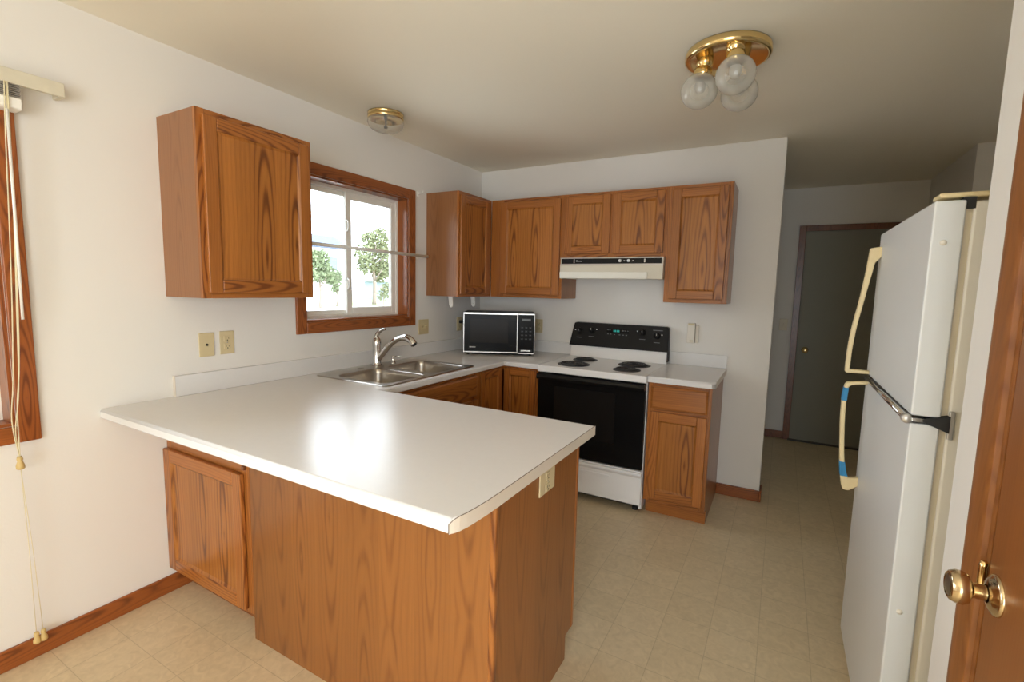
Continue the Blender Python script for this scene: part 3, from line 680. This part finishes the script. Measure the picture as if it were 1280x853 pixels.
# ------------------------------------------------------------------ range hood
Hd = thing('range_hood', 'almond under-cabinet range hood with black control strip', 'range hood', (1.305, -.2, 1.524))
a, b = .931, 1.679
mb = MB(); mb.prism([(-.002, 1.674), (-.335, 1.674), (-.335, 1.624), (-.342, 1.617), (-.342, 1.526), (-.330, 1.522), (-.322, 1.524), (-.322, 1.60), (-.002, 1.60)], a, b, lambda p, q, x: (x, p, q))
mb.box(a, -.322, 1.524, a+.012, -.002, 1.60); mb.box(b-.012, -.322, 1.524, b, -.002, 1.60); mb.build('canopy', 'hood', Hd, bevel=.002)
bx(a+.008, -.338, 1.630, b-.012, -.334, 1.668).build('control_strip', 'black_soft', Hd)
mb = MB(); mb.box(a, -.3395, 1.667, b, -.333, 1.674); mb.box(a, -.3395, 1.619, b, -.333, 1.628); mb.build('strip_trim', 'silver', Hd)
mb = MB(); mb.prism([(-.342, 1.572), (-.352, 1.570), (-.346, 1.526), (-.342, 1.524)], a+.002, 1.576, lambda p, q, x: (x, p, q)); mb.build('front_lip', 'hood_lip_lit', Hd)
for kx in (1.383, 1.444): MB().lathe([(.0105, 0), (.0105, .008), (.008, .010), (0, .0105)], (kx, -.338, 1.650), '-y', 18).build('knob', 'white_print', Hd)
bx(1.037, -.3395, 1.635, 1.044, -.3375, 1.664).build('strip_mark', 'silver', Hd); bx(1.550, -.3395, 1.638, 1.558, -.3375, 1.662).build('strip_mark', 'silver', Hd)
mb = MB()
for x_, w_ in ((1.056, .012), (1.070, .006), (1.078, .006), (1.086, .005), (1.094, .006)): mb.box(x_, -.3392, 1.646, x_+w_, -.3377, 1.650 if x_ > 1.06 else 1.654)
mb.build('badge', 'white_print', Hd)
for x_ in (1.408, 1.470): bx(x_, -.3392, 1.648, x_+.010, -.3377, 1.652).build('switch_legend', 'white_print', Hd)
bx(1.1, -.30, 1.594, 1.5, -.10, 1.600).build('filter', 'silver', Hd)

# ------------------------------------------------------------------ refrigerator
Fr = thing('refrigerator', 'white top freezer refrigerator with yellowed handles in the right alcove', 'refrigerator', (3.05, -1.73, 0))
y0, y1 = -2.102, -1.352; xf = 2.698
mb = MB(); mb.box(2.772, y0+.004, .03, 3.42, y1, 1.672); mb.build('cabinet', 'cream', Fr, bevel=.006, seg=3)
d1 = MB().box(xf, y0, 1.141, 2.758, y1, 1.676).build('freezer_door', ['fridge_front_skylit'], Fr, bevel=.005, seg=2)
d2 = MB().box(xf, y0, .075, 2.758, y1, 1.122).build('lower_door', ['fridge_front_skylit'], Fr, bevel=.005, seg=2)
mb = MB(); mb.box(2.758, y0+.012, .08, 2.772, y1-.012, 1.12); mb.build('gasket', 'almond', Fr); mb = MB(); mb.box(2.758, y0+.012, 1.145, 2.772, y1-.012, 1.67); mb.build('gasket', 'almond', Fr)
mb = MB(); mb.box(xf+.009, y0+.006, 1.6825, 2.90, y0+.075, 1.6950); mb.build('hinge_cover', 'yellowed', Fr, bevel=.005, seg=3)
mb = MB(); mb.box(2.752, y0+.004, 1.655, 2.775, y0+.05, 1.682); mb.build('top_hinge', 'rubber', Fr)
# chrome trim along the bottom edge of the freezer door
mb = MB(); mb.tube([(xf-.006, y0+.02, 1.131), (xf-.006, y1-.05, 1.131)], .0085, 12); mb.build('trim_bar', 'chrome', Fr)
mb = MB(); mb.lathe([(.012, 0), (.012, .02), (.010, .022), (0, .0225)], (xf-.006, y0+.02, 1.131), '-y', 16); mb.build('trim_cap', 'silver', Fr)
mb = MB(); mb.box(xf+.002, y0-.004, 1.126, 2.74, y0+.04, 1.136); mb.build('hinge_arm', 'chrome', Fr, bevel=.002)
mb = MB(); mb.hexa([(2.722, y0-.006, 1.128), (2.775, y0-.006, 1.106), (2.775, y0+.03, 1.106), (2.722, y0+.03, 1.128), (2.722, y0-.006, 1.135), (2.775, y0-.006, 1.150), (2.775, y0+.03, 1.150), (2.722, y0+.03, 1.135)]); mb.build('center_hinge', 'rubber', Fr, bevel=.001)
mb = MB(); mb.box(2.772, y0-.004, 1.090, 2.784, y0+.006, 1.162); mb.build('hinge_plate', 'silver', Fr, bevel=.003)
for zz, xx in ((1.575, 2.722), (.61, 2.722)): MB().lathe([(.007, 0), (.007, .002), (.003, .005), (0, .0055)], (xx, y0, zz), '-y', 12).build('side_button', 'cream', Fr)
yh = y1 - .045
hx = lambda p, q, y: (p, y, q)
up_o = smooth_path([(2.664, 0, 1.620), (2.656, 0, 1.52), (2.645, 0, 1.42), (2.632, 0, 1.33), (2.624, 0, 1.24), (2.622, 0, 1.15)], 4)
up_i = smooth_path([(2.637, 0, 1.159), (2.639, 0, 1.24), (2.647, 0, 1.33), (2.660, 0, 1.42), (2.672, 0, 1.50), (2.682, 0, 1.565)], 4)
mb = MB(); mb.prism([(xf+.002, 1.626)] + [(p.x, p.z) for p in up_o] + [(2.626, 1.145), (xf+.002, 1.145), (xf+.002, 1.158)] + [(p.x, p.z) for p in up_i] + [(xf+.002, 1.590)], yh-.0135, yh+.0135, hx)
mb.build('freezer_handle', 'yellowed', d1, bevel=.004)
lo_o = smooth_path([(2.627, 0, 1.100), (2.622, 0, 1.05), (2.622, 0, .98), (2.626, 0, .90), (2.633, 0, .80), (2.643, 0, .715), (2.650, 0, .684)], 4)
lo_i = smooth_path([(2.666, 0, .728), (2.657, 0, .755), (2.648, 0, .81), (2.641, 0, .90), (2.637, 0, .98), (2.637, 0, 1.05), (2.640, 0, 1.090)], 4)
mb = MB(); mb.prism([(xf+.002, 1.119), (2.634, 1.107)] + [(p.x, p.z) for p in lo_o] + [(2.656, .678), (2.672, .678), (xf+.002, .700), (xf+.002, .735)] + [(p.x, p.z) for p in lo_i] + [(2.650, 1.098), (xf+.002, 1.106)], yh-.0135, yh+.0135, hx)
hn = mb.build('lower_handle', 'yellowed', d2, bevel=.004)
def at_z(P, z):
    for p, q in zip(P, P[1:]):
        if min(p.z, q.z) <= z <= max(p.z, q.z) and abs(p.z-q.z) > 1e-6: return p.x + (q.x-p.x)*(z-p.z)/(q.z-p.z)
    return (P[0] if abs(P[0].z-z) < abs(P[-1].z-z) else P[-1]).x
for za, zb_ in ((1.086, 1.034), (.790, .733)):
    zs = [lerp(za, zb_, k/5) for k in range(6)]
    mb = MB(); mb.prism([(at_z(lo_o, z)-.0012, z) for z in zs] + [(at_z(lo_i, z)+.0012, z) for z in zs[::-1]], yh-.0148, yh+.0148, hx); mb.build('blue_tape', 'tape', hn, bevel=.002)
bx(2.775, y0+.01, 0, 3.40, y1-.01, .03).build('base', 'rubber', Fr)
bx(2.735, y0+.02, .012, 2.775, y1-.02, .068).build('toe_grille', 'almond', Fr, bevel=.002)

# ------------------------------------------------------------------ oak door in the right wall, hall door
Do = thing('door_1', 'oak door with brass knob at the right edge', 'door', (2.74, -2.98, 0)); Do['kind'] = 'structure'
bx(2.736, DO[0]+.003, .008, 2.771, DO[1]-.008, 2.04).build('door_slab', 'oak_slab', Do, bevel=.002)
ky, kz = -2.605, .953
MB().lathe([(.034, 0), (.034, .003), (.031, .006), (.029, .006), (.024, .011), (.015, .013)], (2.736, ky, kz), '-x', 32, False).build('rosette', 'brass_pale', Do)
mb = MB(); mb.lathe([(.0125, .008), (.0125, .030), (.015, .033), (.024, .037), (.0275, .044), (.0275, .052), (.024, .060), (.019, .063), (.018, .061), (0, .060)], (2.736, ky, kz), '-x', 32, False); kb = mb.build('knob', 'brass_pale', Do)
mb = MB(); mb.lathe([(.0175, .0615), (.012, .0632), (0, .0637)], (2.736, ky, kz), '-x', 24, False); mb.build('knob_face', 'steel', kb)
Tr = thing('trim_1', 'oak door casing at the right edge', 'door casing', (XW, -2.5, 0)); Tr['kind'] = 'structure'
cs = [(-2.452, 2.7445), (-2.452, 2.734), (-2.458, 2.7295), (-2.474, 2.7275), (-2.478, 2.7255), (-2.494, 2.7265), (-2.498, 2.7255), (-2.515, 2.7285), (-2.519, 2.7275), (-2.534, 2.7310), (-2.538, 2.7445)]
mb = MB(); mb.prism(cs, 0, 2.10, lambda y, x, z: (x, y, z)); mb.build('casing', 'oak_case', Tr, bevel=.0012, seg=1)
mb = MB(); mb.box(2.738, -2.554, 0, 2.772, -2.5385, 2.06); mb.build('jamb', 'oak_case', Tr, bevel=.001, seg=1)
mb = MB(); mb.prism([(-3.355, 2.7445), (-3.355, 2.731), (-3.272, 2.731), (-3.272, 2.7445)], 0, 2.10, lambda y, x, z: (x, y, z)); mb.build('casing', 'oak_case', Tr)
bx(2.728, -3.355, 2.05, 2.7445, -2.452, 2.13).build('head_casing', 'oak_case', Tr)
mb = MB(); mb.tube([(2.7345, -2.549, .936), (2.7325, -2.549, .945), (2.7325, -2.549, .975), (2.7345, -2.549, .984)], .0065, 10); mb.build('strike_plate', 'brass', Tr)

Hdoor = thing('door_2', 'plain grey-green flush door at the end of the hall', 'door', (2.97, YH, 0)); Hdoor['kind'] = 'structure'
bx(2.540, YH-.020, .012, 3.345, YH-.004, 2.045).build('door_slab', 'hall_door', Hdoor, bevel=.003)
bx(2.530, YH-.045, 0, 3.36, YH, .014).build('threshold', 'dark_trim', Hdoor)
mb = MB(); mb.lathe([(.030, 0), (.030, .004), (.012, .010), (.011, .030), (.022, .036), (.027, .048), (.024, .060), (.012, .066), (0, .067)], (2.612, YH-.020, .91), '-y', 24); mb.build('knob', 'brass', Hdoor)
Tr2 = thing('trim_2', 'dark oak casing around the hall door', 'door casing', (2.97, YH, 0)); Tr2['kind'] = 'structure'
for b_, mt in (((2.483, YH-.026, 0, 2.540, YH, 2.10), 'oak_dark'), ((3.345, YH-.026, 0, 3.402, YH, 2.10), 'oak_dark'), ((2.540, YH-.026, 2.045, 3.345, YH, 2.10), 'oak_dark')): bx(*b_).build('casing', mt, Tr2, bevel=.003)

# ------------------------------------------------------------------ ceiling lights
Lt = thing('ceiling_light', 'brass flush ceiling light with three ribbed glass globes', 'ceiling light', (2.115, -1.365, CE))
MB().lathe([(.118, 0), (.164, -.001), (.168, -.010), (.168, -.030), (.162, -.037), (.152, -.038), (.140, -.030), (.06, -.026), (0, -.024)], (2.115, -1.365, CE), 'z', 64, False).build('pan', 'brass', Lt)
for gc in (Vector((2.014, -1.395, 2.287)), Vector((2.165, -1.497, 2.287)), Vector((2.164, -1.295, 2.287))):
    base = Vector((lerp(2.115, gc.x, .80), lerp(-1.385, gc.y, .80), CE-.024)); n_ = (gc-base).normalized(); gl = (gc-base).length - .063
    MB().lathe([(.030, 0), (.033, .004), (.034, gl*.42), (.028, gl*.46), (.028, gl*.52), (.034, gl*.56), (.0365, gl*.62), (.0365, gl), (.033, gl+.003)], base, tuple(n_), 32, False).build('fitter', 'brass', Lt)
    R = .074; prof = []
    c0 = base + n_ * (gl - .008)
    for i in range(25):
        t_ = math.pi * (.17 + .83 * i / 24); prof.append((R*math.sin(t_) if i < 24 else 0, R*.97*(math.cos(math.pi*.17) - math.cos(t_))))
    gb = MB().lathe(prof, c0, tuple(n_), 72, False, 36, .010).build('glass_globe', 'globe', Lt)
    MB().ball(c0 + n_*.045, .024, 14, 10, (1, 1, 1.2)).build('bulb', 'bulb', gb)
L2 = thing('ceiling_light', 'small round brass and clear glass ceiling light over the sink', 'ceiling light', (.268, -1.45, CE))
MB().lathe([(.085, 0), (.103, -.001), (.104, -.010), (.100, -.013), (.100, -.018), (.104, -.021), (.104, -.034), (.098, -.037), (.090, -.036), (.086, -.020), (0, -.018)], (.268, -1.45, CE), 'z', 48, False).build('pan', 'brass', L2)
MB().lathe([(.098, -.034), (.104, -.042), (.104, -.055), (.095, -.078), (.075, -.094), (.045, -.104), (.016, -.107), (.010, -.111), (0, -.113)], (.268, -1.45, CE), 'z', 80, False, 40, .012).build('glass_bowl', 'bowl', L2)
mb = MB(); mb.lathe([(.010, -.018), (.012, -.03), (.006, -.034), (.0045, -.070), (.012, -.074), (.010, -.084), (0, -.086)], (.268, -1.45, CE), 'z', 16, False); mb.build('socket', 'dark_hole', L2)

# ------------------------------------------------------------------ wall plates
def plate(name, label, cat, plane, u, z, kind, group=None, w=.070, h=.114, at=0.0, mat='ivory'):
    loc = (at, u, z) if plane != '-y' else (u, at, z)
    r = thing(name, label, cat, loc, group=group); P = axes(plane, at)
    mb = MB(); ubox(mb, P, u-w/2, u+w/2, z-h/2, z+h/2, .0005, .006); mb.build('cover_plate', mat, r, bevel=.0025)
    if kind in ('outlet', 'plugged'):
        for dz in (.0195, -.0195):
            mb = MB(); ubox(mb, P, u-.0165, u+.0165, z+dz-.0135, z+dz+.0135, .004, .0085); rc = mb.build('receptacle', mat, r, bevel=.004)
            mb = MB(); ubox(mb, P, u-.0075, u-.0055, z+dz-.002, z+dz+.006, .008, .0090); ubox(mb, P, u+.0055, u+.0075, z+dz-.002, z+dz+.006, .008, .0090); ubox(mb, P, u-.0025, u+.0025, z+dz-.010, z+dz-.005, .008, .0090); mb.build('slots', 'dark_hole', rc)
        ax = '-y' if plane == '-y' else 'x'
        MB().lathe([(.003, 0), (.003, .002), (0, .0025)], P(u, z, .006), ax, 10).build('screw', 'steel', r)
    if kind == 'jack':
        ax = '-y' if plane == '-y' else 'x'
        MB().lathe([(.0055, 0), (.0055, .004), (.003, .0045), (0, .0045)], P(u, z, .0055), ax, 14).build('jack', 'dark_hole', r)
    if kind in ('switch', 'double_switch'):
        for du in ((0,) if kind == 'switch' else (-.018, .018)):
            mb = MB(); ubox(mb, P, u+du-.005, u+du+.005, z-.012, z+.012, .005, .009); mb.build('switch_surround', mat, r, bevel=.001)
            mb = MB(); ubox(mb, P, u+du-.0035, u+du+.0035, z+.001, z+.010, .008, .017); mb.build('toggle', mat, r, bevel=.001)
    return r
plate('wall_plate', 'ivory wall plate with one dark jack hole left of an outlet', 'wall plate', '+x', -2.381, 1.140, 'jack')
plate('electrical_outlet', 'ivory duplex outlet beside the jack plate on left wall', 'outlet', '+x', -2.284, 1.143, 'outlet')
plate('light_switch', 'ivory double switch plate right of the kitchen window', 'switch', '+x', -.785, 1.133, 'double_switch', w=.116)
plate('electrical_outlet', 'ivory outlet with a black plug left of the microwave', 'outlet', '+x', -.318, 1.130, 'plugged')
plate('electrical_outlet', 'ivory outlet on the back wall between microwave and range', 'outlet', '-y', .606, 1.130, 'outlet')
plate('electrical_outlet', 'ivory outlet on the oak peninsula end panel below the counter', 'outlet', '+x', -2.247, .806, 'outlet', at=1.748, w=.115, h=.078)
plate('light_switch', 'almond light switch in the dark hall beside the door casing', 'switch', '-y', 2.412, 1.145, 'switch', at=YH, mat='almond')
pg = thing('power_plug', 'black plug in the outlet left of the microwave', 'plug', (.009, -.318, 1.150))
MB().box(.0095, -.331, 1.137, .034, -.305, 1.163).build('plug_body', 'rubber', pg, bevel=.005)
MB().tube(smooth_path([(.034, -.318, 1.150), (.055, -.312, 1.146), (.066, -.300, 1.12), (.062, -.285, 1.05), (.06, -.27, .96), (.075, -.262, .925)], 5), .0035, 8).build('power_cord', 'rubber', pg)
th = thing('wall_chime', 'small almond two piece wall box above the right counter', 'wall box', (1.843, 0, 1.15))
MB().box(1.806, -.030, 1.078, 1.860, -.001, 1.222).build('case', 'chime', th, bevel=.004)
MB().box(1.862, -.016, 1.080, 1.884, -.001, 1.205).build('side_case', 'chime', th, bevel=.003)
MB().box(1.812, -.0325, 1.206, 1.854, -.030, 1.219).build('slot', 'ivory', th)
MB().box(1.826, -.0322, 1.084, 1.850, -.030, 1.102).build('label_window', 'almond', th)

# ------------------------------------------------------------------ paper towel holder, curtain rod, hook
ph = thing('paper_towel_holder', 'pair of white towel roll brackets under the corner cabinet', 'towel holder', (.2, -.66, ZB))
for yy in (-.70, -.40):
    mb = MB(); mb.prism([(.175, 1.3825), (.175, 1.372), (.183, 1.31), (.190, 1.292), (.202, 1.286), (.214, 1.292), (.219, 1.306), (.213, 1.372), (.213, 1.3825)], yy-.005, yy+.005, lambda p, q, y: (p, y, q)); br_ = mb.build('bracket', 'white_rod', ph, bevel=.002)
    MB().lathe([(.012, 0), (.012, .008), (.008, .01), (0, .01)], (.201, yy+(.005 if yy < -.5 else -.005), 1.304), 'y' if yy < -.5 else '-y', 14).build('roll_pin', 'white_rod', br_)
rd = thing('curtain_rod', 'thin white curtain rod across the middle of the kitchen window', 'curtain rod', (.08, -1.35, 1.66))
MB().tube([(.08, -1.965, 1.666), (.08, -.832, 1.661)], .0105, 12).build('rod', 'white_rod', rd)
for yy in (-.862, -1.94):
    mb = MB(); mb.box(.0005, yy-.008, 1.640, .004, yy+.008, 1.682); mb.box(.004, yy-.004, 1.655, .078, yy+.004, 1.659); mb.build('bracket', 'white_rod', rd, bevel=.001)
hk = thing('curtain_bracket', 'small unused white curtain bracket at window top right', 'bracket', (.0, -.845, 2.115))
MB().box(.0005, -.858, 2.098, .004, -.836, 2.132).build('back_plate', 'white_rod', hk, bevel=.001)
MB().tube(smooth_path([(.004, -.847, 2.118), (.03, -.847, 2.118), (.045, -.847, 2.122), (.048, -.847, 2.134)], 4), .003, 8).build('hook', 'white_rod', hk)

# ------------------------------------------------------------------ blind on the dining window
Bl = thing('window_blind', 'raised mini blind with cream valance and long cords at far left', 'window blind', (.03, -3.8, 2.0))
bx(.060, -4.72, 2.092, .074, -2.866, 2.140).build('valance', 'valance', Bl, bevel=.002)
bx(.001, -2.880, 2.092, .060, -2.866, 2.140).build('valance_return', 'valance', Bl, bevel=.002)
mb = MB()
for i in range(7): mb.box(.022, -4.60, 2.050+i*.0065, .072, -2.985, 2.0535+i*.0065)
mb.build('stacked_slats', 'slats', Bl)
mb = MB(); mb.prism([(.018, 2.048), (.075, 2.048), (.083, 2.042), (.080, 2.012), (.074, 2.008), (.018, 2.008)], -4.60, -2.986, lambda p, q, y: (p, y, q)); mb.build('bottom_rail', 'vinyl', Bl, bevel=.003)
bx(.003, -4.62, 2.095, .055, -2.972, 2.128).build('headrail', 'vinyl', Bl)
pA = smooth_path([(.088, -3.02, 2.09), (.086, -3.024, 1.9), (.085, -3.036, 1.5), (.080, -3.050, 1.15), (.066, -3.062, .98), (.060, -3.065, .80)], 6)
pB = smooth_path([(.090, -3.028, 2.09), (.088, -3.036, 1.9), (.087, -3.052, 1.45), (.078, -3.068, 1.10), (.064, -3.078, .94), (.060, -3.066, .80)], 6)
pC = smooth_path([(.084, -3.022, 2.09), (.083, -3.030, 1.7), (.081, -3.046, 1.3), (.074, -3.056, 1.05), (.060, -3.070, .90), (.060, -3.066, .80)], 6)
for p_ in (pA, pB, pC): MB().tube(p_, .0019, 6).build('cord', 'cord', Bl)
def tassel(x, y, z, s=1):
    MB().lathe([(0, .016*s), (.005*s, .016*s), (.007*s, .008*s), (.0055*s, .002*s), (.0095*s, -.010*s), (.0095*s, -.018*s), (.006*s, -.021*s), (0, -.021*s)], (x, y, z), 'z', 16, False).build('tassel', 'tassel', Bl)
tassel(.060, -3.066, .785, 1.3)
for yy in (-3.062, -3.043):
    MB().tube([(.060, -3.066, .76), (.055, (yy-3.066)/2+.002, .45), (.050, yy, .115)], .0013, 6).build('cord', 'cord', Bl); tassel(.050, yy, .103, 1.2)
MB().tube([(.091, -3.0275, 2.00), (.088, -3.0335, 1.295)], .0042, 8).build('tilt_wand', 'white_rod', Bl)

# ------------------------------------------------------------------ outside the window
GZ = -.25
struct(bx(-120, -40, GZ-.2, -.3, 120, GZ).build('ground', 'concrete'), 'pale concrete drive outside the window', 'ground')
ln = bx(-62, 21.5, GZ, -26.8, 60, GZ+.03).build('lawn', 'lawn'); struct(ln, 'green lawn under the trees outside', 'lawn')
def house(label, x, y0_, y1_, depth, wall_h, ridge, siding, wins, roof='roofing'):
    r = thing('house', label, 'house', (x-depth/2, (y0_+y1_)/2, GZ))
    MB().box(x-depth, y0_, GZ, x, y1_, wall_h).build('walls', siding, r)
    mb = MB(); mb.prism([(x+.5, wall_h-.1), (x+.5, wall_h+.1), (x-depth/2, ridge), (x-depth-.5, wall_h+.1), (x-depth-.5, wall_h-.1)], y0_-.5, y1_+.5, lambda p, q, y: (p, y, q)); mb.build('roof', roof, r)
    for a_, b_, c_, e_ in wins:
        f = MB().box(x, a_, c_, x+.05, b_, e_).build('window', 'siding', r); MB().box(x+.05, a_+.08, c_+.08, x+.06, b_-.08, e_-.08).build('pane', 'far_glass', f)
    return r
house('pale house with blue-grey roof seen through the left window pane', -29.5, 8.0, 24.3, 3, 4.4, 5.45, 'siding', [(22.7, 23.8, 2.5, 3.7), (15, 16.5, 2.5, 3.7)])
house('pale blue house seen behind the right window tree', -38, 37.6, 46.0, 3, 2.0, 2.6, 'siding_blue', [(40, 41.2, .9, 1.7)], 'siding')
def tree(label, x, y, h, crown, n, mat, leaf=.16, trunk=.12):
    r = thing('tree', label, 'tree', (x, y, GZ), group=None)
    mb = MB(); mb.tube(smooth_path([(x, y, GZ), (x+.05, y+.04, GZ+h*.25), (x-.05, y-.05, GZ+h*.55), (x, y, GZ+h*.8)], 5), [lerp(trunk, trunk*.35, i/15) for i in range(16)], 8)
    for k in range(6):
        a_ = k*2.4; mb.tube([(x, y, GZ+h*(.3+.07*k)), (x+math.cos(a_)*h*.16, y+math.sin(a_)*h*.16, GZ+h*(.48+.06*k))], [trunk*.4, trunk*.12], 6)
    mb.build('trunk', 'bark', r)
    rng = random.Random(int(abs(x*31+y*17))); mb = MB()
    clumps = [(cx+rng.gauss(0, .02), cy, cz, cr) for cx, cy, cz, cr in crown]
    for i in range(n):
        cx, cy, cz, cr = rng.choice(clumps)
        d = Vector((rng.gauss(0, 1), rng.gauss(0, 1), rng.gauss(0, 1))).normalized() * cr * rng.random()**.4
        p = Vector((x+cx, y+cy, GZ+cz)) + d; s_ = leaf*rng.uniform(.6, 1.3)
        e1 = Vector((rng.gauss(0,1), rng.gauss(0,1), rng.gauss(0,1))).normalized(); e2 = e1.orthogonal().normalized()
        mb.quad(p-e1*s_, p+e2*s_*.5, p+e1*s_, p-e2*s_*.5)
    mb.build('foliage', mat, r, recalc=False)
    return r
tree('leafy tree in front of the pale house through left pane', -26.5, 19.6, 4.6, [(0, 0, 2.6, .8), (.1, -.6, 3.3, .8), (0, .55, 2.4, .7), (0, -.9, 2.5, .8), (0, .1, 3.5, .7), (.1, .95, 2.1, .45)], 1500, 'leaf')
tree('small sapling right of the tree through left pane', -27.4, 21.9, 3.0, [(0, 0, 1.9, .45), (0, .2, 2.5, .4), (0, -.2, 1.4, .4), (0, .1, 2.2, .5)], 500, 'leaf', .11, .10)
tree('big leafy tree with pale trunk through right pane', -29.0, 27.3, 6.6, [(0, -.2, 5.6, .9), (0, .9, 5.9, .9), (0, -1.0, 4.3, .9), (0, .3, 4.6, 1.1), (0, 1.3, 4.6, 1.0), (0, -.9, 3.4, .8), (0, .5, 3.3, .8), (0, 1.6, 3.2, .8), (0, .7, 2.6, .7)], 2300, 'leaf2', .17, .2)
tree('low golden shrub beside the trunk through right pane', -24.5, 23.8, 2.0, [(0, 0, 1.0, .5), (0, .4, 1.5, .45)], 350, 'leaf2', .11, .05)
